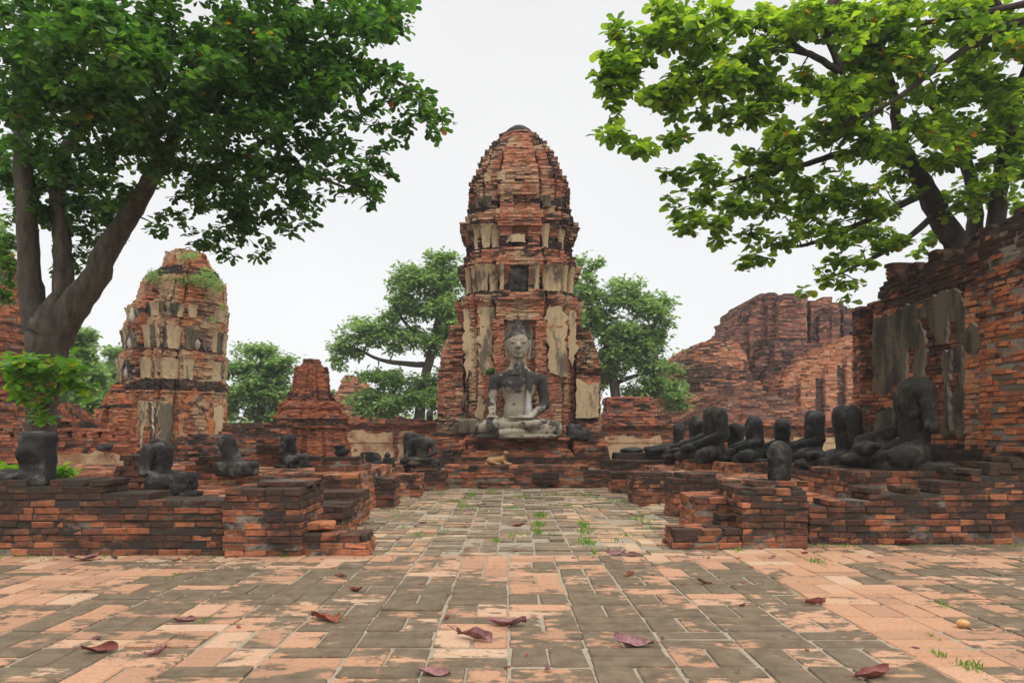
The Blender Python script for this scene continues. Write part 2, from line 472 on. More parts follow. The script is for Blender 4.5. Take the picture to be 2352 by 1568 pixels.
class Bricks:
    def __init__(s, fine=False, ch=0.075, L=0.245, d=0.15, jit=0.0055, gap=0.011, seed=1, tint=(0.05, 0.95), soot=0.0, core=0.007, chamfer=0.005):
        s.fine, s.ch, s.L, s.d, s.jit, s.gap = fine, ch, L, d, jit, gap
        s.r = np.random.default_rng(seed); s.P = []; s.cores = []; s.tint = tint; s.soot = soot; s.core = core; s.chamfer = chamfer; s.cjs = 1.0

    def one(s, c, u, hl, hd, hh, tint=None, soot=None):
        r = s.r
        t = r.uniform(*s.tint) if tint is None else tint
        s.P.append((c[0], c[1], c[2], u[0], u[1], hl, hd, hh, t, s.soot if soot is None else soot, r.random()))

    def course(s, poly, z, soot=None, tint=None, miss=0.0, skip_back=False, core=True, d=None, L=None):
        r = s.r; n = len(poly); d = d or s.d; L = L or s.L
        if core:
            s.cores.append((offset_poly(poly, s.core), z - 0.001, z + s.ch - 0.004, soot if soot is not None else s.soot))
        for i in range(n):
            p, q = np.asarray(poly[i], float), np.asarray(poly[(i + 1) % n], float)
            l = np.linalg.norm(q - p)
            if l < 0.03: continue
            u = (q - p) / l
            no = np.array([u[1], -u[0]])
            if skip_back and no[1] > 0.6: continue
            a = 0.0
            first = L * r.choice([0.5, 1.0]) * r.uniform(0.85, 1.1)
            while a < l - 0.01:
                b_ = first if first else L * r.uniform(0.72, 1.2) * (0.55 if r.random() < 0.18 else 1)
                first = None
                if l - (a + b_) < 0.4 * L: b_ = l - a
                if r.random() >= miss:
                    jo = r.normal() * s.jit
                    if r.random() < 0.04: jo += s.jit * 2
                    cc = p + u * (a + b_ / 2) + no * (jo - d / 2)
                    so = (soot if soot is not None else s.soot)
                    s.one((cc[0], cc[1], z + s.ch / 2 + r.normal() * 0.003), u, b_ / 2 - s.gap / 2, d / 2,
                          s.ch / 2 - s.gap / 2, None if tint is None else r.uniform(*tint), so)
                a += b_

    def fill(s, x0, x1, y0, y1, z, soot=None, miss=0.0):
        """a full course of bricks over a rectangle (a visible top)"""
        y = y0; r = s.r; k = 0
        while y < y1 - 0.03:
            w = min(s.d * 1.05, y1 - y); x = x0 - (r.random() * s.L * 0.5)
            while x < x1 - 0.02:
                l = s.L * r.uniform(0.75, 1.15); a, b_ = max(x, x0), min(x + l, x1)
                if b_ - a > 0.05 and r.random() >= miss:
                    s.one(((a + b_) / 2, y + w / 2, z + s.ch / 2 + r.normal() * 0.004), (1, 0), (b_ - a) / 2 - s.gap / 2, w / 2 - s.gap / 2, s.ch / 2, None, soot)
                x += l
            y += w; k += 1

    def block(s, x0, x1, y0, y1, z0, z1, top_soot=0.25, miss=0.2, base_soot=0.0, tint=None):
        n = max(1, int(round((z1 - z0) / s.ch))); och = s.ch; s.ch = (z1 - z0) / n
        for i in range(n):
            k = i / max(1, n - 1)
            so = base_soot + top_soot * k ** 2
            e = s.r.normal() * 0.006
            poly = [(x0 - e, y0 - e), (x1 + e, y0 - e), (x1 + e, y1 + e), (x0 - e, y1 + e)]
            last = i == n - 1
            if last and n > 1:
                s.fill(x0, x1, y0, y1, z0 + i * s.ch, so, miss * 0.5)
                s.cores.append((np.array([(x0 + .02, y0 + .02), (x1 - .02, y0 + .02), (x1 - .02, y1 - .02), (x0 + .02, y1 - .02)]), z0 + i * s.ch, z0 + (i + 0.55) * s.ch, so))
            else:
                s.course(poly, z0 + i * s.ch, so, tint)
        s.ch = och

    def wall(s, p0, p1, th, z0, top, top_soot=0.35, miss=0.12, base_soot=0.0, seg=0.12, holes=None):
        """wall of thickness th whose front (right-hand) face runs p0->p1; top(s) gives its height"""
        p0, p1 = np.asarray(p0, float), np.asarray(p1, float)
        l = np.linalg.norm(p1 - p0); u = (p1 - p0) / l; no = np.array([u[1], -u[0]])
        ss = np.arange(0, l + 1e-6, seg); hs = np.array([top(a) for a in ss])
        z = z0; i = 0
        while z < hs.max() - 0.02:
            ok = hs >= z + s.ch * 0.6
            runs = []; a = None
            for k, f in enumerate(ok):
                if f and a is None: a = ss[k]
                if (not f or k == len(ok) - 1) and a is not None:
                    runs.append((a, ss[k])); a = None
            if holes:
                hz0, hz1, period, hw = holes
                if hz0 <= z < hz1:
                    nr = []
                    for (a, b_) in runs:
                        x = a
                        while x < b_:
                            nr.append((x, min(b_, x + period - hw))); x += period
                    runs = nr
            for (a, b_) in runs:
                if b_ - a < 0.06: continue
                kk = (z - z0) / max(0.1, np.interp((a + b_) / 2, ss, hs) - z0)
                so = base_soot + top_soot * kk ** 2
                j = s.r.normal() * 0.008
                A, B_ = p0 + u * a + no * j, p0 + u * b_ + no * j
                poly = [A, B_, B_ - no * th, A - no * th]
                top_run = (hs[(ss >= a) & (ss <= b_)].max() < z + s.ch * 1.7)
                s.course(poly, z, so, None, miss if top_run else 0.0)
            z += s.ch; i += 1

    def mesh(s, post=None):
        A = np.array(s.P) if s.P else np.zeros((0, 11)); n = len(A)
        T = T32 if s.fine else T8
        FT = F32 if s.fine else F8
        nv = len(T)
        half = A[:, 5:8][:, None, :]
        loc = T[None] * half
        if s.fine:
            loc = T[None] * np.maximum(half - C32[None] * s.chamfer * s.r.uniform(0.5, 1.9, (n, 1, 1)), half * 0.3)
        # per-corner jitter
        cj = s.r.normal(size=(n, 8, 3)) * np.array([0.006, 0.007, 0.004]) * (1.0 if s.fine else 1.3) * s.cjs
        ci = ((T[:, 2] > 0) * 4 + np.where(T[:, 1] < 0, np.where(T[:, 0] < 0, 0, 1), np.where(T[:, 0] > 0, 2, 3))).astype(int)
        loc = loc + cj[:, ci, :]
        ux, uy = A[:, 3][:, None], A[:, 4][:, None]
        # outward normal = (uy,-ux) ; template y -1 = outward
        X = A[:, 0][:, None] + ux * loc[..., 0] - uy * loc[..., 1]
        Y = A[:, 1][:, None] + uy * loc[..., 0] + ux * loc[..., 1]
        Z = A[:, 2][:, None] + loc[..., 2]
        V = np.stack([X, Y, Z], -1).reshape(-1, 3)
        D = np.repeat(A[:, 8:11], nv, axis=0)
        faces = []
        for i in range(n):
            o = i * nv
            faces += [tuple(k + o for k in f) for f in FT]
        mi = [0] * len(faces)
        CV, CD = [], []; o = len(V)
        for (P, z0, z1, so) in s.cores:
            k = len(P)
            CV += [(x, y, z0) for x, y in P] + [(x, y, z1) for x, y in P]
            rr = s.r.random()
            CD += [(rr, so, 0.5)] * (2 * k)
            faces += [tuple(o + i for i in range(k - 1, -1, -1)), tuple(o + k + i for i in range(k))]
            faces += [(o + i, o + (i + 1) % k, o + k + (i + 1) % k, o + k + i) for i in range(k)]
            mi += [1] * (k + 2); o += 2 * k
        if CV:
            V = np.vstack([V, np.array(CV)]); D = np.vstack([D, np.array(CD)])
        if post is not None: V = post(V)
        return V, faces, mi, D

    def build(s, name, mats, parent=None, loc=(0, 0, 0), post=None):
        V, f, mi, D = s.mesh(post)
        return link_mesh(name, V, f, mats, mi, D, parent, loc)


BR = [M['brick'], M['brick_core']]
TB = [M['tower_brick'], M['tower_core']]
FB = [M['far_brick'], M['far_core']]


def panel(pts, o, u, n, th, name, mat, parent, seed=0, rough=0.012, step=0.06, edge=None, loc=(0, 0, 0), data=None):
    """irregular-edged slab of plaster: pts (a,z) outline CCW seen from outside; o plan origin, u plan direction, n outward"""
    r = np.random.default_rng(seed + 17)
    P = []
    for i in range(len(pts)):
        a, b_ = np.array(pts[i], float), np.array(pts[(i + 1) % len(pts)], float)
        k = max(1, int(np.linalg.norm(b_ - a) / step))
        for j in range(k):
            P.append(a + (b_ - a) * j / k + (r.normal(size=2) * rough if rough else 0))
    k = len(P)
    u, n = np.array(u, float), np.array(n, float)
    V = []
    for off, ins in ((-0.01, 0), (th, 0)):
        for a, z in P:
            q = np.array(o) + u * a + n * off
            V.append((q[0], q[1], z))
    faces = [tuple(range(k - 1, -1, -1)), tuple(range(k, 2 * k))] + [(i, (i + 1) % k, k + (i + 1) % k, k + i) for i in range(k)]
    mats = [mat] + ([edge] if edge else [])
    mi = [0, 0] + [1 if edge else 0] * k
    return link_mesh(name, V, faces, mats, mi, None if data is None else [data] * len(V), parent, loc)


def flare(o, u, n, wb, wt, z0, z1, out, name, mat, parent, seed=0, th=0.06, curve=2.0, bulge=0.03):
    """plaster panel that leans and curves outward towards its top"""
    r = np.random.default_rng(seed + 5)
    u, n, o = np.array(u, float), np.array(n, float), np.array(o, float)
    ns, nw = 8, 6
    V = []
    for side in (0, 1):
        for i in range(ns + 1):
            t = i / ns
            w = wb + (wt - wb) * t ** 1.5
            for j in range(nw + 1):
                q = j / nw * 2 - 1
                of = out * t ** curve + (bulge * (1 - q * q) if side else -th) + r.normal() * 0.004
                c = o + u * (q * w / 2 + (r.normal() * 0.01 if abs(q) == 1 else 0)) + n * of
                V.append((c[0], c[1], z0 + (z1 - z0) * t + (r.normal() * 0.015 if i in (0, ns) else 0)))
    m0 = (ns + 1) * (nw + 1); fc = []
    idx = lambda s_, i, j: s_ * m0 + i * (nw + 1) + j
    for i in range(ns):
        for j in range(nw):
            fc.append((idx(1, i, j), idx(1, i, j + 1), idx(1, i + 1, j + 1), idx(1, i + 1, j)))
            fc.append((idx(0, i, j), idx(0, i + 1, j), idx(0, i + 1, j + 1), idx(0, i, j + 1)))
        fc.append((idx(0, i, 0), idx(1, i, 0), idx(1, i + 1, 0), idx(0, i + 1, 0)))
        fc.append((idx(0, i, nw), idx(0, i + 1, nw), idx(1, i + 1, nw), idx(1, i, nw)))
    for j in range(nw):
        fc.append((idx(0, 0, j), idx(0, 0, j + 1), idx(1, 0, j + 1), idx(1, 0, j)))
        fc.append((idx(0, ns, j), idx(1, ns, j), idx(1, ns, j + 1), idx(0, ns, j + 1)))
    return link_mesh(name, V, fc, [mat], None, None, parent, smooth=False)


# ------------------------------------------------------------------ sculpting with distance fields + surface nets
def sd_ell(P, c, r, R=None):
    q = P - np.array(c)
    if R is not None: q = q @ np.array(R)
    r = np.array(r, float)
    k0 = np.linalg.norm(q / r, axis=-1); k1 = np.linalg.norm(q / (r * r), axis=-1)
    return k0 * (k0 - 1.0) / np.maximum(k1, 1e-6)


def sd_cap(P, a, b, ra, rb):
    a, b = np.array(a, float), np.array(b, float)
    ba = b - a; pa = P - a
    h = np.clip((pa @ ba) / max(1e-9, ba @ ba), 0, 1)
    return np.linalg.norm(pa - h[..., None] * ba, axis=-1) - (ra + (rb - ra) * h)


def sd_box(P, c, h, rnd=0.0, yaw=0.0, tilt=0.0):
    q = P - np.array(c)
    if tilt:
        ct, st = cos(tilt), sin(tilt)
        q = np.stack([q[..., 0] * ct + q[..., 2] * st, q[..., 1], -q[..., 0] * st + q[..., 2] * ct], -1)
    if yaw:
        cy, sy = cos(yaw), sin(yaw)
        q = np.stack([q[..., 0] * cy + q[..., 1] * sy, -q[..., 0] * sy + q[..., 1] * cy, q[..., 2]], -1)
    d = np.abs(q) - (np.array(h) - rnd)
    return np.linalg.norm(np.maximum(d, 0), axis=-1) + np.minimum(d.max(-1), 0) - rnd


def smin(a, b, k):
    h = np.clip(0.5 + 0.5 * (b - a) / k, 0, 1)
    return b + (a - b) * h - k * h * (1 - h)


def smax(a, b, k): return -smin(-a, -b, k)


def nets(sdf, lo, hi, vx):
    lo = np.array(lo, float); dims = np.ceil((np.array(hi) - lo) / vx).astype(int) + 1
    ax = [lo[i] + vx * np.arange(dims[i]) for i in range(3)]
    D = np.empty(dims)
    for i in range(dims[0]):                         # slab by slab keeps memory low
        G = np.stack(np.meshgrid(ax[0][i:i + 1], ax[1], ax[2], indexing='ij'), -1)
        D[i] = sdf(G)[0]
    S = D < 0
    c = [(a, b_, d) for a in (0, 1) for b_ in (0, 1) for d in (0, 1)]
    sub = lambda A, o: A[o[0]:A.shape[0] - 1 + o[0], o[1]:A.shape[1] - 1 + o[1], o[2]:A.shape[2] - 1 + o[2]]
    cnt = sum(sub(S, o).astype(int) for o in c)
    act = (cnt > 0) & (cnt < 8)
    I = np.argwhere(act)
    num = np.zeros((len(I), 3)); den = np.zeros(len(I))
    for i in range(8):
        for j in range(i + 1, 8):
            a, b_ = np.array(c[i]), np.array(c[j])
            if np.abs(a - b_).sum() != 1: continue
            da = D[tuple((I + a).T)]; db = D[tuple((I + b_).T)]
            m_ = (da < 0) != (db < 0)
            t_ = np.where(m_, da / np.where(m_, da - db, 1), 0)
            num += np.where(m_[:, None], a + (b_ - a) * t_[:, None], 0); den += m_
    V = lo + vx * (I + num / den[:, None])
    ids = -np.ones(act.shape, int); ids[tuple(I.T)] = np.arange(len(I))
    faces = []
    for ax_ in range(3):
        o1, o2 = [(1, 2), (2, 0), (0, 1)][ax_]
        s0 = [slice(None)] * 3; s1 = [slice(None)] * 3
        s0[ax_] = slice(0, -1); s1[ax_] = slice(1, None)
        A, B_ = S[tuple(s0)], S[tuple(s1)]
        E = np.argwhere(A != B_)
        ok = (E[:, o1] > 0) & (E[:, o2] > 0) & (E[:, o1] < dims[o1] - 1) & (E[:, o2] < dims[o2] - 1)
        E = E[ok]
        inside = A[tuple(E.T)]
        e1 = np.zeros(3, int); e1[o1] = 1; e2 = np.zeros(3, int); e2[o2] = 1
        q = np.stack([ids[tuple((E - e1 - e2).T)], ids[tuple((E - e2).T)], ids[tuple(E.T)], ids[tuple((E - e1).T)]], 1)
        q[~inside] = q[~inside][:, ::-1]
        faces.append(q)
    Q = np.vstack(faces)
    return V, [tuple(f) for f in Q.tolist()]


def place(V, loc, yaw=0.0, sc=1.0, tilt=0.0):
    V = V * sc
    if tilt:
        ct, st = cos(tilt), sin(tilt)
        V = np.stack([V[:, 0] * ct + V[:, 2] * st, V[:, 1], -V[:, 0] * st + V[:, 2] * ct], -1)
    c_, s_ = cos(yaw), sin(yaw)
    return np.stack([V[:, 0] * c_ - V[:, 1] * s_, V[:, 0] * s_ + V[:, 1] * c_, V[:, 2]], -1) + np.array(loc, float)


# ================================================================== SETTING : ground and paving
def plane(name, x0, x1, y0, y1, z, mat):
    o = link_mesh(name, [(x0, y0, z), (x1, y0, z), (x1, y1, z), (x0, y1, z)], [(0, 1, 2, 3)], [mat])
    return tag(o, kind='structure')


plane('ground', -158, 158, -11, 158, -0.06, M['earth'])


def tiles(name, x0, x1, y0, y1, size, sy, zt, inside, mat, grout, soot, fine=True, jit=0.0025, seed=3, gap=0.014, drop=0.0, weave=0.92):
    B = Bricks(fine=fine, seed=seed, gap=gap, chamfer=0.007); B.cjs = 0.45
    r = B.r
    X = np.arange(x0, x1, size); Ys = np.arange(y0, y1, sy)
    for i, x in enumerate(X):
        for j, y in enumerate(Ys):
            if not inside(x + size / 2, y + sy / 2): continue
            hor = (i + j) % 2 == 0
            if r.random() > weave: hor = not hor
            n = 2
            hz = r.normal() * jit
            for k in range(n):
                if r.random() < drop: continue
                cx, cy = (x + size / 2, y + (k + .5) * sy / n) if hor else (x + (k + .5) * size / n, y + sy / 2)
                la, lb = (size, sy / n) if hor else (sy, size / n)
                u = (1, 0) if hor else (0, 1)
                z = zt - 0.03 + hz + r.normal() * jit * 0.6
                g = gap * r.uniform(0.5, 1.8)
                B.one((cx + r.normal() * .004, cy + r.normal() * .004, z), u, la / 2 - g / 2, lb / 2 - g / 2, 0.03, r.uniform(0, 1), soot(cx, cy) + r.normal() * 0.16)
    V, f, mi, D = B.mesh()
    # grout sheet
    o = len(V)
    gv = []
    gx = np.arange(x0, x1 + 0.01, size)
    V2, f2 = [], []
    for i, x in enumerate(X):
        for j, y in enumerate(Ys):
            if not inside(x + size / 2, y + sy / 2): continue
            b = o + len(V2)
            V2 += [(x, y, zt - 0.011), (x + size, y, zt - 0.011), (x + size, y + sy, zt - 0.011), (x, y + sy, zt - 0.011)]
            f2.append((b, b + 1, b + 2, b + 3))
    D2 = [(0.5, 0.0, 0.5)] * len(V2)
    ob = link_mesh(name, np.vstack([V, np.array(V2)]), f + f2, [mat, grout], mi + [1] * len(f2), np.vstack([D, np.array(D2)]))
    return tag(ob, kind='structure')


def soot_fg(x, y):
    s = 0.10
    s -= 0.6 * math.exp(-((x - 2.75 - 0.05 * (y - 4)) / 0.42) ** 2)
    s -= 0.45 * math.exp(-((x + 4.0) / 0.55) ** 2 - ((y - 6.0) / 0.9) ** 2)
    s -= 0.40 * math.exp(-((x + 2.0) / 0.35) ** 2 - ((y - 4.4) / 0.8) ** 2)
    s -= 0.38 * math.exp(-((y - 7.3) / 0.35) ** 2)
    s -= 0.18 * math.exp(-((x - 0.0) / 0.55) ** 2 - ((y - 6.4) / 0.8) ** 2)
    s -= 0.16 * math.exp(-((x - 0.45) / 0.3) ** 2 - ((y - 5.0) / 1.5) ** 2)
    s += 0.10 * math.exp(-((x - 1.2) / 0.6) ** 2)
    return s


SZ, SY = 0.485, 0.352
tiles('pavement', -21 * SZ, 21 * SZ, 7.44 - 16 * SY, 8.46, SZ, SY, 0.0,
      lambda x, y: y < 7.44 or x > 2.02, M['tile'], M['grout'], soot_fg)
tiles('courtyard_floor', -3.06, 3.3, 7.46, 16.9, 0.42, 0.32, -0.012,
      lambda x, y: (y > 8.46 or x < 2.0), M['court_tile'], M['grout'],
      lambda x, y: (0.12 if abs(x) < 0.9 else 0.0) - 0.2 * math.exp(-((x + 1.2) / 0.3) ** 2) - 0.35 * math.exp(-((x - 1.6) / 0.5) ** 2 - ((y - 8.6) / 1.6) ** 2),
      False, 0.009, 5, 0.03, 0.04, 0.8)

# grass growing in the joints
B = MB()
r = np.random.default_rng(11)
def tuft(px, py, wpx, hpx, n):
    Y = F * H / (py - VY)
    for _ in range(n):
        x = W(px + r.normal() * wpx / 2, Y); y = Y * (1 + r.normal() * 0.012)
        h = hpx * Y / F * r.uniform(0.5, 1.2); a = r.uniform(0, 6.28); w = 0.002 + 0.0006 * Y
        dx, dy = cos(a), sin(a); l = r.uniform(0.1, 0.9) * h
        B.add([(x - dy * w, y + dx * w, -0.012), (x + dy * w, y - dx * w, -0.012), (x + dx * l * .5 + dy * w * .6, y + dy * l * .5, h * .65), (x + dx * l, y + dy * l, h)],
              [(0, 1, 2), (0, 2, 3)], (r.random(), 0, 0))
for t_ in [(1240, 1185, 14, 10, 90), (1238, 1205, 12, 9, 80), (1235, 1222, 10, 9, 60), (1340, 1205, 14, 9, 60), (1338, 1220, 10, 8, 40), (1350, 1245, 18, 9, 90),
           (1364, 1266, 12, 6, 40), (1138, 1241, 12, 5, 40), (1085, 1135, 18, 5, 50), (1062, 1162, 14, 5, 40), (1200, 1140, 20, 5, 50), (1130, 1128, 30, 4, 50),
           (1870, 1288, 22, 6, 60), (1690, 1262, 16, 6, 40), (470, 1424, 10, 8, 20), (405, 1322, 12, 6, 24), (2140, 1460, 8, 8, 14), (2160, 1505, 14, 12, 30),
           (2225, 1535, 30, 16, 70), (2170, 1390, 22, 7, 40), (665, 1278, 20, 7, 40), (60, 1276, 40, 6, 50), (930, 1136, 16, 8, 40), (1420, 1150, 50, 5, 80), (1300, 1160, 50, 4, 50),
           (1290, 1135, 60, 4, 60), (1180, 1165, 30, 4, 40), (1460, 1190, 30, 5, 40), (880, 1150, 8, 8, 20), (828, 1270, 8, 8, 20), (1050, 1150, 30, 4, 40)]:
    tuft(*t_)
for _ in range(70):
    px = r.uniform(-20, 520) if r.random() < .5 else r.uniform(1720, 2352)
    Yw = 7.36 if px < 600 else 8.06
    tuft(px, VY + F * H / Yw, 10, 4.5, int(r.uniform(4, 16)))
for _ in range(46):
    tuft(r.uniform(850, 1530), r.uniform(1125, 1240), 14, 5, 12)
tag(B.build('grass', M['grass']), 'short green grass growing in the joints of the paving', 'grass', kind='stuff')


# ================================================================== BRICKWORK
def blk(name, label, cat, pxl, pxr, pytop, Y, depth, zb=0.0, seed=1, extra=(), group=None, top_soot=0.38, base_soot=0.16, tint=(0.05, 0.85), mats=None, miss=0.15):
    """axis-aligned brick block given by its front edge in the photo and its distance"""
    x0, x1, z1 = W(pxl, Y), W(pxr, Y), Zp(pytop, Y)
    B = Bricks(fine=True, seed=seed, tint=tint); B.cjs = 0.75
    B.block(x0, x1, Y, Y + depth, zb, z1, top_soot, miss, base_soot)
    for (a, b_, t_, dy, dd) in extra:                # further, narrower courses on top
        B.block(W(a, Y), W(b_, Y), Y + dy, Y + dy + dd, z1 + 0.002, Zp(t_, Y), top_soot, 0.3, top_soot * 0.8)
    loc = ((x0 + x1) / 2, Y + depth / 2, zb)
    o = B.build(name, mats or BR, None, loc)
    return tag(o, label, cat, group)


# ---- left side
def topL(a):
    px = VX + (-9.2 + a) * F / 7.42
    n = 0.02 * sin(a * 9) + 0.018 * sin(a * 23)
    if px < 215: return 0.81 + n
    if px < 330: return 0.70 + n - 0.05 * (px > 270)
    return 0.60 + n * 0.3
B = Bricks(fine=True, seed=21, tint=(0.1, 0.8)); B.cjs = 0.75
B.wall((-9.2, 7.42), (W(532, 7.42), 7.42), 0.5, 0, topL, 0.5, 0.15, 0.26)
tag(B.build('brick_wall', BR, None, (-6, 7.6, 0)), 'low dark brick wall along the front of the left terrace, beside the leaning tree', 'wall')

blk('brick_pier', 'square brick pier ending the left front wall, dark slabs on its top', 'pier', 512, 690, 1122, 7.33, 0.95, seed=22,
    extra=[(572, 690, 1110, 0.25, 0.6)], tint=(0.1, 0.8))

st = empty('brick_steps', (W(745, 7.6), 7.7, 0), 'broken brick steps beside the left pier, one loose orange brick on them', 'steps')
def step(parent, pxl, pxr, pt, Y, d, seed, **k):
    B = Bricks(fine=True, seed=seed, tint=k.get('tint', (0.1, 0.85)), jit=0.01)
    B.block(W(pxl, Y), W(pxr, Y), Y, Y + d, 0, Zp(pt, Y), k.get('so', 0.3), k.get('miss', 0.1), 0.05)
    return B.build('step', BR, parent)
step(st, 683, 842, 1228, 7.40, 0.5, 23)
step(st, 692, 742, 1198, 7.92, 0.3, 24, so=0.5)
step(st, 692, 790, 1163, 8.23, 0.75, 25, so=0.6)
B = Bricks(fine=True, seed=26, chamfer=0.014)
for px, so in ((738, -0.4), (765, 0.1)):
    B.one((W(px, 8.0), 7.72, Zp(1226, 7.4) + 0.05), (1, 0.1), 0.10, 0.09, 0.045, 0.75, so)
tag(B.build('loose_brick', BR, st, (0, 0, 0)), 'loose bright orange brick')

lt = empty('brick_terrace', (-5, 11, 0), 'wide brick terrace on the left that carries the weathered headless statues', 'terrace')
def terrace(parent, x0, x1, y0, y1, z1, seed, tint=(0.1, 0.8), so=0.2, name='tier', mats=BR):
    B = Bricks(fine=False, seed=seed, tint=tint, jit=0.01)
    B.block(x0, x1, y0, y1, 0, z1, so, 0.05, 0.0)
    return B.build(name, mats, parent)
terrace(lt, -9.5, W(705, 9.9), 7.95, 10.5, 0.545, 31)
terrace(lt, -9.5, W(828, 10.9), 10.62, 13.9, 0.68, 32, (0.5, 1.0))
terrace(lt, -9.5, W(905, 14.4), 14.0, 17.4, 0.57, 33)

blk('brick_pier', 'dark brick pier with orange top bricks, right behind the broken left steps', 'pier', 715, 828, 1130, 9.85, 0.68, seed=41, tint=(0.1, 0.95))
blk('brick_pier', 'red and black brick pier, third from the front on the left side of the court', 'pier', 825, 905, 1105, 12.1, 0.7, seed=42, extra=[(838, 900, 1098, .1, .5)])
blk('brick_pier', 'rounded orange brick pier between two darker piers on the left of the court', 'pier', 880, 965, 1090, 14.1, 0.7, seed=43, tint=(0.4, 0.95), top_soot=0.1)
blk('brick_pedestal', 'brick pedestal under the small headless statue left of the shrine', 'pedestal', 955, 1022, 1083, 15.7, 0.8, seed=44)
blk('brick_pedestal', 'two-tier grey brick pedestal on the left terrace carrying a small broken lump', 'pedestal', 722, 828, 1068, 11.3, 0.9, 0.68, seed=45, extra=[(735, 818, 1050, .12, .6)], tint=(0, .4))
# stub walls behind the statues
def stub(label, px0, px1, top, Y, zb, seed, lean):
    B = Bricks(fine=True, seed=seed, tint=(0.0, 0.45), jit=0.02, L=0.26)
    x0, x1 = W(px0, Y), W(px1, Y); z1 = Zp(top, Y); n = max(2, round((z1 - zb) / .075)); ch = (z1 - zb) / n; B.ch = ch
    for i in range(n):
        k = i / (n - 1)
        a, b_ = x0 - lean * (1 - k) ** 1.3 + B.r.normal() * .03, x1 + B.r.normal() * .02
        B.fill(a, b_, Y, Y + 0.5, zb + i * ch, 0.1 + 0.3 * k, 0.0)
        B.cores.append((np.array([(a + .02, Y + .02), (b_ - .02, Y + .02), (b_ - .02, Y + .48), (a + .02, Y + .48)]), zb + i * ch - .001, zb + (i + .6) * ch, 0.3))
    return tag(B.build('brick_stub', BR, None, ((x0 + x1) / 2, Y + .25, zb)), label, 'ruined wall')
stub('stepped pile of dark bricks behind the nearest headless statue on the left', 275, 352, 1045, 8.75, 0.545, 46, 0.3)
stub('low crumbling brick pile left of the leaning two-piece statue', 455, 520, 1048, 10.75, 0.68, 47, 0.4)
stub('upright dark brick stub with pale top, left of the small seated statue', 592, 662, 1022, 12.9, 0.68, 48, 0.02)
stub('little brick heap at the foot of the small brick stupa', 688, 735, 1048, 13.2, 0.68, 49, 0.06)
B = Bricks(fine=True, seed=50, tint=(0, .3))
for i in range(3): B.one((W(150 + 55 * i, 9.5), 9.5 + .1 * i, 0.60 + .0 * i), (1, .1), .2, .15, .05, None, .3)

# ---- right side
def topR(a):
    px = VX + (W(1858, 8.15) + a) * F / 8.15
    n = 0.015 * sin(a * 11) + 0.012 * sin(a * 27)
    for lim, py in ((1900, 1158), (1990, 1148), (2145, 1129), (2225, 1106), (2270, 1084)):
        if px < lim: return Zp(py, 8.15) + n
    return Zp(1058, 8.15) + n
B = Bricks(fine=True, seed=61, tint=(0.1, 0.85)); B.cjs = 0.75
B.wall((W(1858, 8.15), 8.15), (8.2, 8.15), 0.45, 0, topR, 0.35, 0.15, 0.26)
tag(B.build('brick_wall', BR, None, (5.5, 8.3, 0)), 'low brick wall on the right whose top rises in steps towards the right edge', 'wall')
blk('brick_pier', 'square brick pier ending the right front wall, carrying an upright black stone', 'pier', 1703, 1858, 1122, 7.84, 0.95, seed=62,
    extra=[(1752, 1850, 1108, .2, .5)], tint=(0.15, 0.9), top_soot=0.3)
st = empty('brick_steps', (W(1630, 8.0), 8.0, 0), 'small flight of brick steps left of the right front pier', 'steps')
step(st, 1547, 1703, 1215, 7.82, 0.45, 63, tint=(0.3, 0.8))
step(st, 1652, 1703, 1182, 8.05, 0.25, 64, so=0.5)
step(st, 1595, 1690, 1142, 8.30, 0.75, 65, so=0.2)
rt = empty('brick_terrace', (5, 12, 0), 'brick terrace on the right under the row of black headless statues', 'terrace')
terrace(rt, 2.8, 9.0, 8.65, 11.5, 0.42, 66, (0.5, 1.0))
terrace(rt, 3.35, 9.0, 11.6, 17.4, 0.5, 67, (0.5, 1.0))
blk('brick_pier', 'black-topped brick pier right behind the small steps on the right', 'pier', 1548, 1660, 1100, 10.6, 0.7, seed=71, extra=[(1568, 1650, 1088, .1, .5)], top_soot=0.6, tint=(0, .7))
blk('brick_pier', 'low wide brick pier, third from the shrine on the right side', 'pier', 1455, 1545, 1085, 12.8, 0.7, seed=72, tint=(0.2, .9))
blk('brick_pier', 'narrow dark brick pier, second from the shrine on the right', 'pier', 1405, 1455, 1085, 15.1, 0.6, seed=73, top_soot=0.5)
blk('brick_pier', 'brick pier touching the right end of the shrine platform', 'pier', 1345, 1405, 1080, 16.45, 0.6, seed=74)
blk('brick_pedestal', 'long low dark brick ledge behind the far right piers', 'pedestal', 1385, 1545, 1057, 17.5, 0.45, seed=75, tint=(0, .5))
blk('brick_pedestal', 'dark brick pedestal with a flat round stone on it, right of the shrine', 'pedestal', 1415, 1560, 1040, 18.05, 0.8, seed=76, tint=(0, .5), top_soot=.5)
blk('brick_pedestal', 'broad brick pedestal under the largest headless statue by the tall wall', 'pedestal', 1968, 2152, 1083, 9.15, 1.5, .42, seed=77, tint=(0.3, .9))
blk('brick_pedestal', 'brick pedestal under the broken-waisted statue beside the tall wall', 'pedestal', 1862, 1990, 1085, 11.65, 1.2, .5, seed=78, tint=(0.3, .9))
blk('brick_pedestal', 'pale brick pedestal right of the upright black stone, under a headless statue', 'pedestal', 1778, 1905, 1064, 13.5, 1.2, .5, seed=79, tint=(0.5, 1.0), top_soot=.1)
blk('brick_pedestal', 'pale brick pedestal left of the upright black stone, under a headless statue', 'pedestal', 1672, 1772, 1064, 14.05, 1.2, .5, seed=80, tint=(0.5, 1.0), top_soot=.1)
blk('brick_pedestal', 'pale brick pedestal carrying the tall statue with one bent arm', 'pedestal', 1582, 1668, 1056, 15.2, 1.2, .5, seed=81, tint=(0.5, 1.0), top_soot=.1)


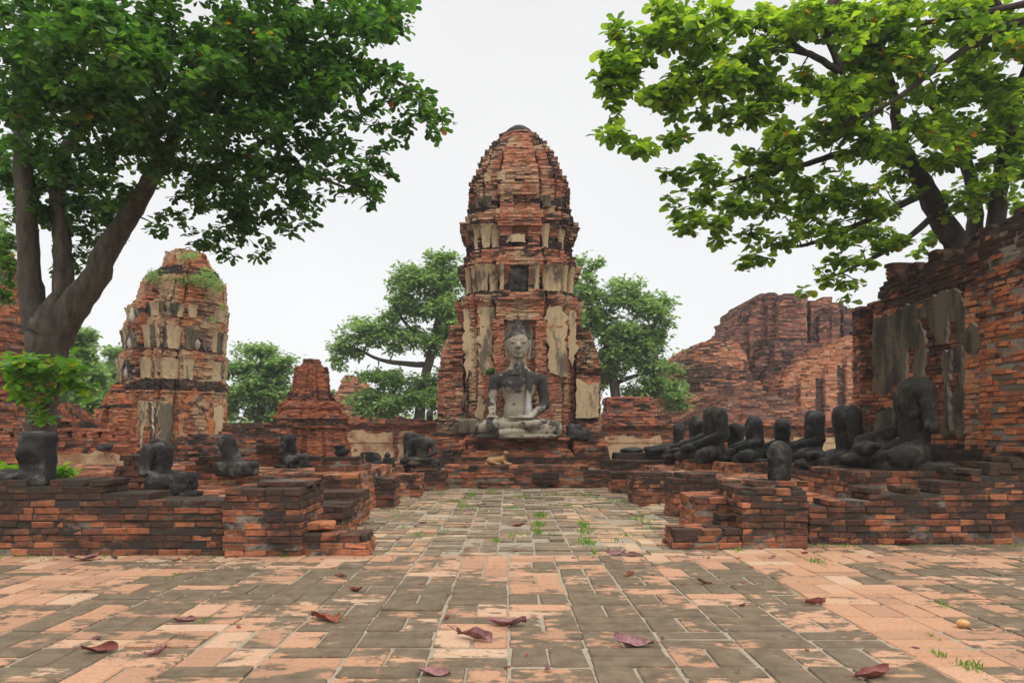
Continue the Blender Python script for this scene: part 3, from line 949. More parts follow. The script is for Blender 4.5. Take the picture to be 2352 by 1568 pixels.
# ---- tall wall on the right with grey plaster
A0, A1 = np.array([6.80, 12.95]), np.array([7.15, 7.95])          # far end -> near end ; its face looks left, towards the court
WL = np.linalg.norm(A1 - A0); WU = (A1 - A0) / WL; WN = np.array([WU[1], -WU[0]])
rw = empty('ruined_wall', (7.0, 10.5, 0.4), 'tall ruined brick wall with broken grey plaster at the right edge of the photo', 'wall')
aN_ = 2.6
def wtop(a):
    n = 0.075 * round(1.3 * sin(a * 4.1) + 0.9 * sin(a * 11.3 + 1))
    if a < 0.28: return 3.78
    if a < 0.55: return 3.98 + n
    if a < 0.8: return 4.20 + n
    return np.interp(a, [.8, aN_], [4.26, 4.04]) + n
B = Bricks(fine=True, seed=91, tint=(0.1, 0.9), jit=0.014, core=0.03)
B.wall(A0, A1, 0.9, 0.4, wtop, 0.5, 0.15, 0.02)
B.build('wall', BR, rw)
B = Bricks(fine=True, seed=92, tint=(0.15, 0.95), jit=0.02)        # corner pilaster at the far end
q0 = A0 + WN * 0.22 - WU * 0.12
B.wall(q0, q0 + WU * 0.34, 0.4, 0.4, lambda a: 3.72, 0.35, 0.2, 0.02)
B.build('pilaster', BR, rw)
def wat(px):      # distance along the wall of the point seen at px
    k = (px - VX) / F
    return ((A0[0] - k * A0[1]) / (k * WU[1] - WU[0]))
aN = wat(2238)
q0 = A0 + WN * 0.16 + WU * aN
B = Bricks(fine=True, seed=93, tint=(0.55, 1.0), jit=0.010)       # restored near pier, cleaner orange bricks
B.wall(q0, A0 + WN * 0.16 + WU * WL, 0.5, 0.4, lambda a: 3.1 + 0.1 * sin(a * 7), 0.0, 0.2, -0.18)
B.build('restored_pier', [M['orange_brick'], M['brick_core']], rw)
B = Bricks(fine=True, seed=94, tint=(0.1, 0.9), jit=0.016)
B.wall(q0, A0 + WN * 0.16 + WU * WL, 0.5, 3.2, lambda a: 4.20 + 0.06 * sin(a * 9), 0.35, 0.2, 0.1)
B.build('upper_pier', BR, rw)
B = Bricks(fine=True, seed=96, tint=(0.05, 0.8), jit=0.012)        # taller pier standing proud at the near end
B.wall(A0 + WN * 0.34 + WU * wat(2300), A0 + WN * 0.34 + WU * WL, 0.5, 0.4, lambda a: 4.3 - .075 * round(.8 + .8 * sin(a * 6)), 0.62, 0.2, -0.16)
B.build('end_pier', [M['orange_brick'], M['brick_core']], rw)
B = Bricks(fine=True, seed=95, tint=(0.0, 0.6), jit=0.02)         # footing
B.wall(A0 + WN * 0.35 + WU * 0.9, A0 + WN * 0.35 + WU * WL, 0.4, 0.4, lambda a: 1.12 + 0.05 * sin(a * 6) - 0.15 * (a < .6), 0.3, 0.3, 0.15)
B.build('footing', BR, rw)
def wz(px, py):
    a = wat(px); P = A0 + WU * a
    return a, Zp(py, P[1])
def wpanel(pts, th, seed, name='plaster_panel', mat='grey_plaster'):
    return panel([wz(*p) for p in pts][::-1] if False else [wz(*p) for p in pts], A0, WU, WN, th, name, M[mat], rw, seed, 0.016, 0.07, M['plaster_edge'])
wpanel([(2012, 900), (2010, 770), (2014, 730), (2050, 722), (2085, 702), (2128, 690), (2133, 720), (2112, 735), (2128, 760), (2134, 800), (2128, 850), (2120, 885),
        (2104, 890), (2106, 800), (2090, 800), (2086, 890), (2060, 880), (2040, 905)][::-1], 0.055, 1)
wpanel([(2128, 690), (2170, 672), (2205, 662), (2224, 700), (2226, 760), (2212, 792), (2200, 740), (2186, 720), (2180, 790), (2160, 790), (2140, 745)][::-1], 0.06, 2)
wpanel([(2172, 1005), (2178, 900), (2170, 810), (2192, 800), (2186, 900), (2190, 1000)][::-1], 0.07, 3)
wpanel([(2200, 1000), (2196, 930), (2206, 870), (2198, 800), (2216, 790), (2222, 900), (2232, 930), (2226, 1000)][::-1], 0.06, 4)
wpanel([(2012, 1000), (2016, 950), (2050, 930), (2070, 960), (2066, 1005)][::-1], 0.04, 5)
pp = wpanel([(2242, 800), (2238, 770), (2262, 740), (2290, 760), (2284, 790), (2262, 812)][::-1], 0.05 + 0.16, 6)


# ================================================================== CENTRAL SHRINE
def pp_(pts, c, w, rot=0.0):
    c_, s_ = cos(rot), sin(rot)
    return [(c[0] + (x * c_ - y * s_) * w, c[1] + (x * s_ + y * c_) * w) for x, y in pts]

def redent(bay=0.36, niche=None):
    q = [(bay, -1.0), (bay, -.78), (bay + .06, -.78), (bay + .06, -.88), (.66, -.88), (.66, -.70), (.69, -.70), (.69, -.77), (.77, -.77), (.77, -.69), (.70, -.69), (.70, -.66), (.88, -.66), (.88, -bay - .06), (.78, -bay - .06), (.78, -bay), (1.0, -bay)]
    pts = []
    for k in range(4):
        for (x, y) in q:
            for _ in range(k): x, y = -y, x
            pts.append((x, y))
    if niche:
        nw, ndp = niche
        pts = [(-nw, -1.0), (-nw, -1 + ndp), (nw, -1 + ndp), (nw, -1.0)] + pts
        # keep CCW order : the niche notch lies between the last and the first point of the front edge
    return pts

TY = 20.4
TS = TY / F
TX = W(1192, TY)
shrine = empty('brick_prang', (TX, TY, 0), 'tall central brick tower with cream stucco remains and a dark rounded tip', 'tower')
prof = [(1012, 139), (1000, 137), (762, 137), (752, 141), (735, 140), (703, 142), (697, 147), (682, 146), (674, 138), (668, 119), (640, 124), (614, 139), (601, 142), (596, 127), (581, 127),
        (571, 118), (542, 123), (516, 136), (505, 136), (500, 117), (473, 119), (470, 115), (432, 116), (402, 109), (391, 106), (388, 99), (362, 91), (351, 86), (341, 75), (323, 61), (318, 53), (305, 46)]
pz = np.array([Zp(p, TY - .75 * h * TS) for p, h in prof]); pw = np.array([h * TS for _, h in prof])
def tw(z): return float(np.interp(z, pz, pw)) * 0.975
B = Bricks(seed=101, tint=(0.1, 0.9), jit=0.009, ch=0.05, L=0.25, d=0.2, gap=0.005, core=0.010, soot=0.0)
z = 0.55
NI = [(672, 606, .15, .14), (562, 514, .145, .10), (476, 441, .13, .10), (418, 402, .1, .05)]
rr = np.random.default_rng(5)
while z < pz.max():
    py = VY - (z + .03 - H) * F / 18.7
    ni = None
    for a, b_, nw, dd in NI:
        if b_ <= py <= a: ni = (nw, dd)
    if py > 735: ni = (0.30, 0.10)                    # tall recess behind the statue
    w = tw(math.floor((z - .55) / (4 * B.ch)) * 4 * B.ch + .55 + .1) * (1 + rr.normal() * 0.006) if z > 6.2 else tw(z + .03) * (1 + rr.normal() * 0.006)
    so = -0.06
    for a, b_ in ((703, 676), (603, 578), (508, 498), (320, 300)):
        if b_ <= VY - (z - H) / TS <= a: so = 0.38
    if rr.random() < 0.12: so += 0.15
    pyc = VY - (z - H) / TS
    tint = None
    rot = rr.normal() * 0.003
    if pyc < 345:                                     # eroded conical head: rounder plan
        k = 16; P = [(TX + w * (1 + .05 * rr.normal()) * cos(6.2832 * i / k), TY + w * (1 + .05 * rr.normal()) * sin(6.2832 * i / k)) for i in range(k)]
    else:
        P = pp_(redent(.36, ni), (TX + rr.normal() * .006, TY), w, rot)
    k0 = len(B.P)
    B.course(P, z, so, tint, 0.02)
    for q_ in range(k0, len(B.P)):                     # the side bays are more crusted than the middle bay
        p_ = list(B.P[q_]); fx, fy = (p_[0] - TX) / w, (p_[1] - TY) / w
        if abs(fx) < .36 and fy < -.8: p_[9] -= .16; p_[8] = .35 + .6 * p_[8]
        elif fy < 0 and pyc < 700: p_[9] += .13 + .12 * (abs(fx) > .7)
        B.P[q_] = tuple(p_)
    z += B.ch
# lintels over the niches, on the middle bay
for (py0, py1, hw, pr) in [(600, 578, 56, .07), (505, 478, 52, .09), (440, 418, 46, .06), (690, 674, 60, .05), (575, 565, 54, .04)]:
    z0, z1 = Zp(py0, 18.7), Zp(py1, 18.7); w = tw((z0 + z1) / 2); yf = TY - w - pr
    B.block(W(1190 - hw, yf), W(1190 + hw, yf), yf, yf + 0.3, z0, z1, 0.0, 0.05, -0.1 if py0 < 550 else 0.2)
B.build('tower_body', TB, shrine)
# cap
Ck, V, fc = 20, [], []
cp = [(306, 46), (303, 40), (300, 34), (296, 33), (292, 27), (288, 16), (286.5, 0.5)]
for i, (py, h) in enumerate(cp):
    for k in range(Ck):
        a = 6.2832 * k / Ck; V.append((TX + h * TS * cos(a), TY + h * TS * sin(a), Zp(py, TY - .8 * h * TS)))
for i in range(len(cp) - 1):
    for k in range(Ck): fc.append((i * Ck + k, i * Ck + (k + 1) % Ck, (i + 1) * Ck + (k + 1) % Ck, (i + 1) * Ck + k))
link_mesh('tip_cap', V, fc, [M['black_stone']], None, None, shrine)
# stucco on the flared storeys: positions as fractions of the half width, and the plane they stand on
def tier_flares(py0, py1, spots, out, seed):
    for i, (fx, pl, wb, wt, mat) in enumerate(spots):
        z0, z1 = Zp(py0, TY - 1.5), Zp(py1, TY - 1.5)
        w = tw(z0)
        o = (TX + fx * w, TY - pl * w - 0.03)
        flare(o, (1, 0), (0, -1), wb, wt, z0, z1, out, 'stucco_capital', M[mat], shrine, seed + i)
PL, GP = 'plaster', 'far_brick_plain'
tier_flares(668, 610, [(-.62, .88, .26, .40, PL), (-.435, .88, .22, .3, PL), (-.745, .77, .14, .24, PL), (-.86, .66, .14, .2, PL), (.435, .88, .16, .22, PL), (.58, .88, .34, .42, PL), (.745, .77, .14, .24, PL), (.86, .66, .15, .25, PL), (-.30, 1.0, .1, .13, PL), (.27, 1.0, .12, .16, PL)], 0.16, 10)
tier_flares(566, 514, [(-.62, .88, .2, .34, PL), (-.44, .88, .2, .3, PL), (-.78, .77, .16, .24, PL), (.46, .88, .14, .3, PL), (.75, .77, .16, .3, PL)], 0.13, 30)
tier_flares(470, 448, [(-.6, .88, .2, .26, 'grey_plaster'), (.5, .88, .22, .26, 'grey_plaster'), (.72, .77, .2, .26, 'grey_plaster'), (-.76, .77, .18, .24, 'grey_plaster')], 0.06, 50)
tier_flares(412, 395, [(-.36, 1.0, .2, .24, PL), (-.62, .88, .16, .2, PL)], 0.03, 60)
def tpanel(fr, pts, seed, mat='plaster', th=0.065, edge='plaster_edge'):
    """fr = plane (fraction of the half width); pts in photo pixels"""
    yf = TY - fr * tw(Zp(800, TY))
    return panel([(W(px, yf), Zp(py, yf)) for px, py in pts][::-1], (0, yf), (1, 0), (0, -1), th, 'stucco_pilaster', M[mat], shrine, seed, 0.032, 0.09, M[edge])
w8 = tw(Zp(800, TY))
tpanel(.77, [(1067, 712), (1094, 712), (1098, 800), (1092, 862), (1078, 850), (1070, 880), (1064, 800)], 1)
tpanel(.88, [(1100, 700), (1135, 706), (1137, 760), (1130, 800), (1135, 850), (1122, 842), (1112, 868), (1101, 830)], 2, th=.06)
tpanel(.88, [(1240, 760), (1262, 700), (1286, 704), (1302, 720), (1300, 780), (1303, 862), (1262, 858), (1258, 790)], 3, th=.06)
tpanel(.77, [(1304, 718), (1322, 715), (1324, 800), (1316, 840), (1306, 820)], 4)
tpanel(.88, [(1235, 830), (1252, 800), (1256, 880), (1250, 960), (1238, 965)], 5, 'grey_plaster', .04)
tpanel(1.0, [(1150, 712), (1235, 706), (1240, 725), (1200, 735), (1160, 728)], 6, th=.03)
tpanel(.88, [(1092, 960), (1100, 905), (1108, 920), (1112, 965)], 8, th=.05)
tpanel(.94, [(1184, 712), (1190, 706), (1172, 770), (1152, 830), (1140, 915), (1130, 905), (1142, 820), (1160, 755)], 13, 'grey_plaster', .08)
tpanel(.94, [(1192, 706), (1200, 714), (1222, 760), (1240, 825), (1254, 905), (1243, 912), (1230, 835), (1208, 765)], 14, 'grey_plaster', .08)
tpanel(.88, [(1062, 900), (1072, 905), (1068, 965), (1060, 965)], 15, 'grey_plaster', .05)
# plaster back of the niche in the second storey, and the figure in the first
yf = TY - tw(Zp(545, TY)) * .90 - .02
panel([(W(1164, yf), Zp(556, yf)), (W(1208, yf), Zp(556, yf)), (W(1206, yf), Zp(540, yf)), (W(1190, yf), Zp(536, yf)), (W(1166, yf), Zp(541, yf))], (0, yf), (1, 0), (0, -1), .02, 'stucco_back', M['plaster'], shrine, 9)
nz = make_noise(9, 3)
yf = TY - tw(Zp(640, TY)) * .88 - 0.05
def fig(P):
    d = smin(sd_box(P, (0, 0, .28), (.25, .07, .3), .06), sd_ell(P, (0, 0, .57), (.24, .09, .15)), .06)
    d = smin(d, sd_ell(P, (0, -.05, .32), (.13, .1, .18)), .05); d = smin(d, sd_ell(P, (0, -.05, .56), (.08, .08, .1)), .04)
    return d + 0.02 * nz(P)
V, f = nets(fig, (-.35, -.25, -.08), (.35, .2, .85), .03)
link_mesh('niche_figure', place(V, (W(1188, yf), yf, Zp(668, yf))), f, [M['grey_stone']], None, None, shrine, smooth=True)

# side buttress wings
for (px0, px1, pt, sd_) in ((1000, 1062, 747, 1), (1326, 1384, 750, 2)):
    B = Bricks(seed=110 + sd_, tint=(0.1, 0.85), jit=0.010, ch=0.05, L=0.25, d=0.2, gap=0.005, core=.012)
    z = 0.9; Y0 = 18.9; z1 = Zp(pt, Y0)
    outl = [(1010, 0), (1000, 4), (850, 6), (846, 10), (800, 14), (768, 30), (745, 34)] if sd_ == 1 else [(1010, 0), (1000, 4), (900, 6), (850, 4), (800, 16), (760, 34), (745, 40)]
    while z < z1:
        py = VY - (z - H) * F / Y0
        ins = np.interp(-py, [-o[0] for o in outl], [o[1] for o in outl])
        a, b_ = (px0 + ins, px1) if sd_ == 1 else (px0, px1 - ins * .8)
        yy = Y0 + 0.004 * ins + B.r.normal() * .012 + (0.1 if (py < 880 and int(z / .5) % 2) else 0)
        P = [(W(a, Y0), yy), (W(b_, Y0), yy), (W(b_, Y0), 21.4), (W(a, Y0), 21.4)]
        B.course(P, z, 0.25 if (sd_ == 2 and py < 850) else 0.06 + .12 * (B.r.random() < .15), None, 0.02)
        z += B.ch
    B.build('buttress', TB, shrine)
yf = 18.86
panel([(W(1322, yf), Zp(960, yf)), (W(1374, yf), Zp(958, yf)), (W(1376, yf), Zp(880, yf)), (W(1352, yf), Zp(884, yf)), (W(1324, yf), Zp(868, yf))], (0, yf), (1, 0), (0, -1), .04, 'stucco_pilaster', M['plaster'], shrine, 12)

# stepped base in front of the tower, with the seat of the statue
base = empty('shrine_base', (TX, 18.2, 0), 'stepped red brick base with mouldings under the seated stone Buddha', 'shrine base')
B = Bricks(seed=121, tint=(0.05, 0.8), jit=0.012, ch=0.055, L=0.27, d=0.2, gap=0.008, core=.02)
def seat_layer(py, hw, Y, so, y1=19.4, cx=1189):
    P = [(W(cx - hw, Y), Y), (W(cx + hw, Y), Y), (W(cx + hw, Y), y1), (W(cx - hw, Y), y1)]
    return P
z = 0.53; Yb = 17.3
sp = [(1069, 145, .1), (1052, 143, .55), (1049, 141, .5), (1048, 131, .0), (1034, 120, .0), (1031, 113, .2), (1014, 112, .1), (1012, 118, .1), (1009, 121, -.1), (1004, 122, -.1), (1002, 118, .2)]
while z < Zp(1003, Yb) + .0:
    py = VY - (z + .03 - H) * F / Yb
    hw = np.interp(-py, [-s_[0] for s_ in sp], [s_[1] for s_ in sp]); so = np.interp(-py, [-s_[0] for s_ in sp], [s_[2] for s_ in sp])
    B.course(seat_layer(py, hw, Yb + (145 - hw) * .011, so), z, so + .06, None, .01)
    z += B.ch
B.build('seat', BR, base)
for (a0, a1, sd_) in ((984, 1070, 1), (1318, 1400, 2)):
    B = Bricks(seed=125 + sd_, tint=(0.05, 0.8), jit=0.016, ch=0.058, L=0.27, d=0.2, gap=0.008, core=.02)
    z = 0.4; Y0 = 17.9
    while z < Zp(996, Y0):
        py = VY - (z - H) * F / Y0; k = (py - 996) / 66
        e_ = 10 * max(0, k - .35) - 4 * (k < .25)
        a, b_ = (a0 + 4 - e_ * .9, a1) if sd_ == 1 else (a0, a1 - 6 + e_ * 1.2)
        P = [(W(a, Y0), Y0 - .02 * e_), (W(b_, Y0), Y0 - .02 * e_), (W(b_, Y0), 21.5), (W(a, Y0), 21.5)]
        B.course(P, z, .12 + .35 * (k < .15) + .3 * (k > .6), None, .03); z += B.ch
    B.build('side_base', BR, base)
pf = empty('brick_platform', (TX, 17, 0), 'low brick platform at the end of the court with a dog lying on it', 'platform')
B = Bricks(fine=True, seed=131, tint=(0.05, 0.85), jit=0.014)
B.block(W(1020, 16.5), W(1352, 16.5), 16.5, 18.0, 0, Zp(1069, 16.5), .15, .03, .08)
B.build('platform', BR, pf)
B = Bricks(fine=True, seed=132, tint=(0.2, 0.9), jit=0.014)
B.block(W(1100, 16.2), W(1215, 16.2), 16.2, 16.49, 0, Zp(1108, 16.2), .2, .1, .08)
B.build('step', BR, pf)
B = Bricks(fine=True, seed=133, tint=(0.0, 0.3), jit=0.02)
B.block(W(1222, 16.4), W(1285, 16.4), 16.38, 16.49, 0.12, Zp(1085, 16.4), .5, .1, .5)
B.build('patch', BR, pf)


# ================================================================== MAIN STATUE
nA, nB = make_noise(7, 41), make_noise(2.2, 42)
fingers = []
for i, (dx, ln) in enumerate(((-.105, .24), (-.04, .29), (.025, .30), (.085, .26))):      # right hand, hanging over the shin
    fingers.append(((-.66 + dx, -.60, .47), (-.66 + dx * 1.05, -.685, .36), (-.66 + dx * 1.1, -.695, .36 - ln * .75)))
def buddha(P):
    X, Yv, Z = P[..., 0], P[..., 1], P[..., 2]
    t = smin(sd_ell(P, (0, .02, .62), (.40, .27, .5)), sd_ell(P, (0, .03, 1.3), (.47, .29, .46)), .18)
    t = smin(t, np.minimum(sd_cap(P, (-.55, .05, 1.51), (0, .05, 1.64), .16, .17), sd_cap(P, (.55, .05, 1.51), (0, .05, 1.64), .16, .17)), .16)
    t = smin(t, sd_cap(P, (0, .05, 1.62), (0, .0, 2.08), .25, .195), .15)
    t = smin(t, sd_ell(P, (-.2, -.19, 1.36), (.2, .1, .17)), .1); t = smin(t, sd_ell(P, (.2, -.19, 1.36), (.2, .1, .17)), .1)
    # arms
    ar = smin(sd_cap(P, (-.62, .05, 1.50), (-.69, .03, .88), .15, .125), sd_cap(P, (-.69, .03, .88), (-.66, -.5, .56), .125, .085), .05)
    al = smin(sd_cap(P, (.62, .05, 1.50), (.70, .05, .86), .155, .135), sd_cap(P, (.70, .05, .86), (.33, -.38, .52), .13, .085), .05)
    d = smin(t, smin(ar, al, .02), .06)
    # legs: left shin below, right shin on top
    L = smin(sd_cap(P, (-.3, .05, .26), (-.93, -.25, .24), .27, .19), sd_cap(P, (.3, .05, .26), (.95, -.22, .22), .27, .2), .1)
    L = smin(L, sd_cap(P, (.95, -.25, .17), (-.45, -.60, .105), .165, .10), .04)
    L = smin(L, sd_cap(P, (-.45, -.60, .10), (-.72, -.58, .09), .095, .05), .04)
    L = smin(L, sd_cap(P, (-.93, -.28, .24), (.40, -.58, .34), .17, .095), .025)
    L = smin(L, sd_cap(P, (.40, -.58, .345), (.70, -.52, .40), .10, .055), .04)
    d = smin(d, L, .05)
    d = smin(d, sd_box(P, (0, -.1, .015), (1.04, .55, .045), .03), .03)
    # left hand, palm up in the lap
    h = sd_ell(P, (.18, -.47, .50), (.19, .12, .05))
    for i in range(4):
        h = smin(h, sd_cap(P, (.04, -.40 - i * .058, .51), (-.24 + .03 * abs(i - 1), -.42 - i * .055, .50), .036, .028), .012)
    h = smin(h, sd_cap(P, (.16, -.37, .54), (-.02, -.33, .57), .036, .028), .02)
    d = smin(d, h, .03)
    # right hand
    h = sd_ell(P, (-.66, -.56, .50), (.15, .12, .075))
    for a, b_, c_ in fingers:
        h = smin(h, smin(sd_cap(P, a, b_, .041, .038), sd_cap(P, b_, c_, .038, .028), .01), .008)
    h = smin(h, sd_cap(P, (-.53, -.54, .48), (-.50, -.62, .34), .04, .03), .02)
    d = smin(d, h, .025)
    # sash over the left shoulder
    s_ = np.minimum(sd_cap(P, (.22, -.25, 1.66), (.27, -.335, 1.25), .055, .06), sd_cap(P, (.27, -.335, 1.25), (.25, -.33, .55), .06, .08))
    d = smin(d, s_, .02)
    d = smin(d, sd_cap(P, (-.5, -.15, 1.66), (.05, -.27, 1.62), .02, .02), .02)
    # head
    hd = smin(sd_ell(P, (0, -.02, 2.45), (.297, .30, .36)), sd_ell(P, (0, -.10, 2.22), (.215, .2, .22)), .09)
    hd = smin(hd, sd_cap(P, (0, -.30, 2.46), (0, -.375, 2.335), .028, .048), .03)             # nose
    hd = smin(hd, np.minimum(sd_ell(P, (-.05, -.33, 2.325), (.035, .035, .026)), sd_ell(P, (.05, -.33, 2.325), (.035, .035, .026))), .02)
    ax = np.abs(X) / 1.07
    Q = np.stack([ax, Yv, Z], -1)
    brow = np.minimum(sd_cap(Q, (.03, -.300, 2.515), (.11, -.290, 2.548), .012, .012), sd_cap(Q, (.11, -.290, 2.548), (.21, -.215, 2.505), .012, .008))
    hd = smin(hd, brow, .02)
    hd = smax(hd, -sd_ell(Q, (.115, -.325, 2.488), (.07, .022, .022)), .03)
    hd = smin(hd, sd_ell(Q, (.115, -.27, 2.462), (.078, .045, .034)), .012)                 # lowered lids
    hd = smax(hd, -sd_cap(Q, (.05, -.325, 2.437), (.18, -.275, 2.445), .009, .009), .008)
    hd = smin(hd, sd_ell(P, (0, -.305, 2.225), (.098, .035, .024)), .015); hd = smin(hd, sd_ell(P, (0, -.30, 2.185), (.075, .035, .024)), .015)
    hd = smax(hd, -sd_cap(Q, (0, -.338, 2.206), (.10, -.30, 2.215), .008, .007), .008)
    hd = smin(hd, sd_ell(P, (0, -.255, 2.10), (.085, .06, .055)), .05)
    ear = smin(sd_ell(Q, (.285, .03, 2.42), (.035, .075, .15)), sd_cap(Q, (.285, .03, 2.32), (.262, .02, 2.06), .035, .03), .03)
    ear = smax(ear, -sd_ell(Q, (.325, .0, 2.42), (.03, .04, .1)), .01)
    hd = smin(hd, ear, .02)
    d = smin(d, hd, .05)
    return d + .010 * nA(P) * .5 + .012 * nB(P) * .5
V, f = nets(buddha, (-1.28, -.86, -.06), (1.28, .46, 2.86), .0165)
X, Yv, Z = V.T
t = np.zeros(len(V))
g = lambda a, b_, w: np.exp(-((a - b_) / w) ** 2)
t += .46 * g(Z, 1.48, .3) * (1 / (1 + np.exp(-(Z - 1.16) * 18)))
arm = (np.abs(X) > .5) & (Z > .55) & (Z < 1.75)
t += np.where(arm & (X > 0), .40, 0) + np.where(arm & (X < 0), .10 + .18 * (Z < 1.1) * (Z > .8), 0)
t += np.where((Z < 1.12) & (Z > .45) & (np.abs(X) < .42), -.18, 0) + .05 + np.where(Z > 1.78, -.13, 0) + np.where(Z > 2.62, .30, 0)
t += np.where((X < -.5) & (Yv < -.52) & (Z < .5), .30, 0) + .25 * g(X, .9, .22) * (Z < .45) + .12 * g(X, -.95, .2) * (Z < .45) + .2 * g(Z, .5, .07) * g(X, 0, .4)
wsh = g(X, .27, .11) * g(Z, .82, .25) * (Yv < 0) * .9
loc = (W(1190, 17.95), 17.95, Zp(1003, 17.95))
bud = empty('buddha_statue', loc, 'large seated stone Buddha with its head, against the central tower', 'statue')
def linkstat(name, V, f, mat, parent, data=None):
    return link_mesh(name, V, f, [mat], None, data, parent, smooth=True)
linkstat('body', V + np.array(loc), f, M['stucco'], bud, np.stack([t, wsh, np.ones_like(t)], 1))
nC = make_noise(26, 43)
def hair(P):
    X, Yv, Z = P[..., 0], P[..., 1], P[..., 2]
    cap = sd_ell(P, (0, .02, 2.50), (.322, .325, .355))
    line = 2.60 + .03 * np.cos(X * 11) - .25 * np.clip(Yv + .12, 0, 1)
    cap = smax(cap, line - Z, .015)
    ush = sd_ell(P, (0, .03, 2.84), (.185, .185, .13))
    d = smin(cap, ush, .06)
    d = smin(d, sd_cap(P, (0, .03, 2.82), (0, .03, 3.02), .17, .075), .03); d = smin(d, sd_cap(P, (0, .03, 3.0), (0, .03, 3.26), .08, .010), .03) - .006 * np.sin(Z * 70) * (Z > 2.9)
    d = smin(d, sd_ell(P, (0, .03, 2.775), (.215, .215, .035)), .012)
    return d + .006 * nC(P)
V, f = nets(hair, (-.38, -.38, 2.3), (.38, .42, 3.3), .018)
tt = np.where(V[:, 2] > 2.72, .52, .36)
linkstat('hair', V + np.array(loc), f, M['stucco'], bud, np.stack([tt, 0 * tt, tt], 1))


# ================================================================== HEADLESS STATUES
def seated(label, px, Y, zb, h, yaw, seed, torso='full', armL=True, armR=True, legs=True, mat='black_stone', sx=1.0, cut=.97, group=None, lean=0.0, slant=0.0, lk=1.0, lf=1.35, name='headless_statue', vx=None, slab=False, w=1.0):
    n1 = make_noise(8, seed); n2 = make_noise(2.5, seed + 1); n3 = make_noise(24, seed + 2)
    c_, s_ = cos(lean), sin(lean)
    def fn(P):
        X, Yv, Z = P[..., 0] / w, P[..., 1], P[..., 2]
        P = np.stack([X, Yv, Z], -1)
        d = np.full(X.shape, 9.0)
        Pt = P.copy()
        if lean: Pt = np.stack([X, Yv * c_ + (Z - .3) * s_, -Yv * s_ + (Z - .3) * c_ + .3], -1)
        if torso == 'full':
            t = smin(sd_ell(Pt, (0, .1, .36), (.22, .16, .32)), sd_ell(Pt, (0, .1, .70), (.29, .175, .27)), .1)
            t = smin(t, np.minimum(sd_cap(Pt, (-.30, .1, .80), (0, .09, .88), .12, .12), sd_cap(Pt, (.30, .1, .80), (0, .09, .88), .12, .12)), .1)
            t = smin(t, sd_cap(Pt, (0, .1, .86), (0, .06, .98), .10, .07), .05)
            d = np.minimum(d, t)
        elif torso == 'narrow':
            t = smin(sd_box(Pt, (0, .1, .48), (.21, .14, .42), .1), sd_ell(Pt, (0, .1, .8), (.23, .15, .17)), .08)
            d = np.minimum(d, t)
        elif torso == 'broken':                        # waist lost: chest carried on a thin core
            t = smin(sd_ell(Pt, (0, .12, .76), (.3, .17, .22)), sd_cap(Pt, (-.28, .1, .86), (.28, .1, .84), .105, .105), .1)
            t = smin(t, sd_cap(Pt, (-.02, .16, .1), (0, .14, .7), .19, .17), .03)
            d = np.minimum(d, t)
        if armL:
            a = sd_cap(Pt, (.35, .1, .80), (.44, .13, .44), .105, .085)
            if armL != 'upper': a = smin(a, sd_cap(P, (.44, .12, .44), (.14, -.30, .29), .085, .06), .03)
            d = smin(d, a, .035)
        if armR:
            a = sd_cap(Pt, (-.35, .1, .80), (-.44, .12, .44), .105, .085)
            if armR != 'upper': a = smin(smin(a, sd_cap(P, (-.44, .12, .44), (-.46, -.32, .29), .08, .06), .03), sd_cap(P, (-.46, -.34, .28), (-.45, -.44, .14), .05, .03), .03)
            d = smin(d, a, .035)
        if legs:
            PL_ = np.stack([X, np.where(Yv < 0, Yv / lf, Yv), Z / lk], -1)
            L = smin(sd_cap(PL_, (-.16, .08, .16), (-.55, -.14, .14), .16, .125), sd_cap(PL_, (.16, .08, .16), (.56, -.13, .13), .16, .125), .06)
            L = smin(L, sd_cap(PL_, (.56, -.15, .11), (-.3, -.36, .08), .105, .07), .018)
            L = smin(L, sd_cap(PL_, (-.55, -.17, .16), (.3, -.34, .225), .11, .065), .012)
            L = smin(L, sd_cap(PL_, (.3, -.34, .225), (.46, -.3, .245), .065, .035), .015)
            d = smin(d, L, .03)
            d = smin(d, sd_box(P, (0, -.02, .015), (.6, .37, .055), .03), .012)
        if slab:
            d = smin(d, sd_box(P, (0, -.0, .14), (.42, .34, .16), .08), .04)
        d = d + .020 * n1(P) * .6 + .03 * n2(P) * .5 + .011 * n3(P)
        d = smax(d, Z - cut - .03 * n1(P) + slant * Yv, .02)
        d = smax(d, -Z - .02, .01)
        return d
    v = vx or .022
    V, f = nets(fn, (-.74 * w, -.72, -.08), (.74 * w, .5, 1.12), v)
    loc = np.array([W(px, Y), Y, zb])
    V = place(V, loc, yaw, h)
    o = link_mesh(name, V, f, [M[mat]], None, None, None, loc, smooth=True)
    return tag(o, label, 'statue', group)


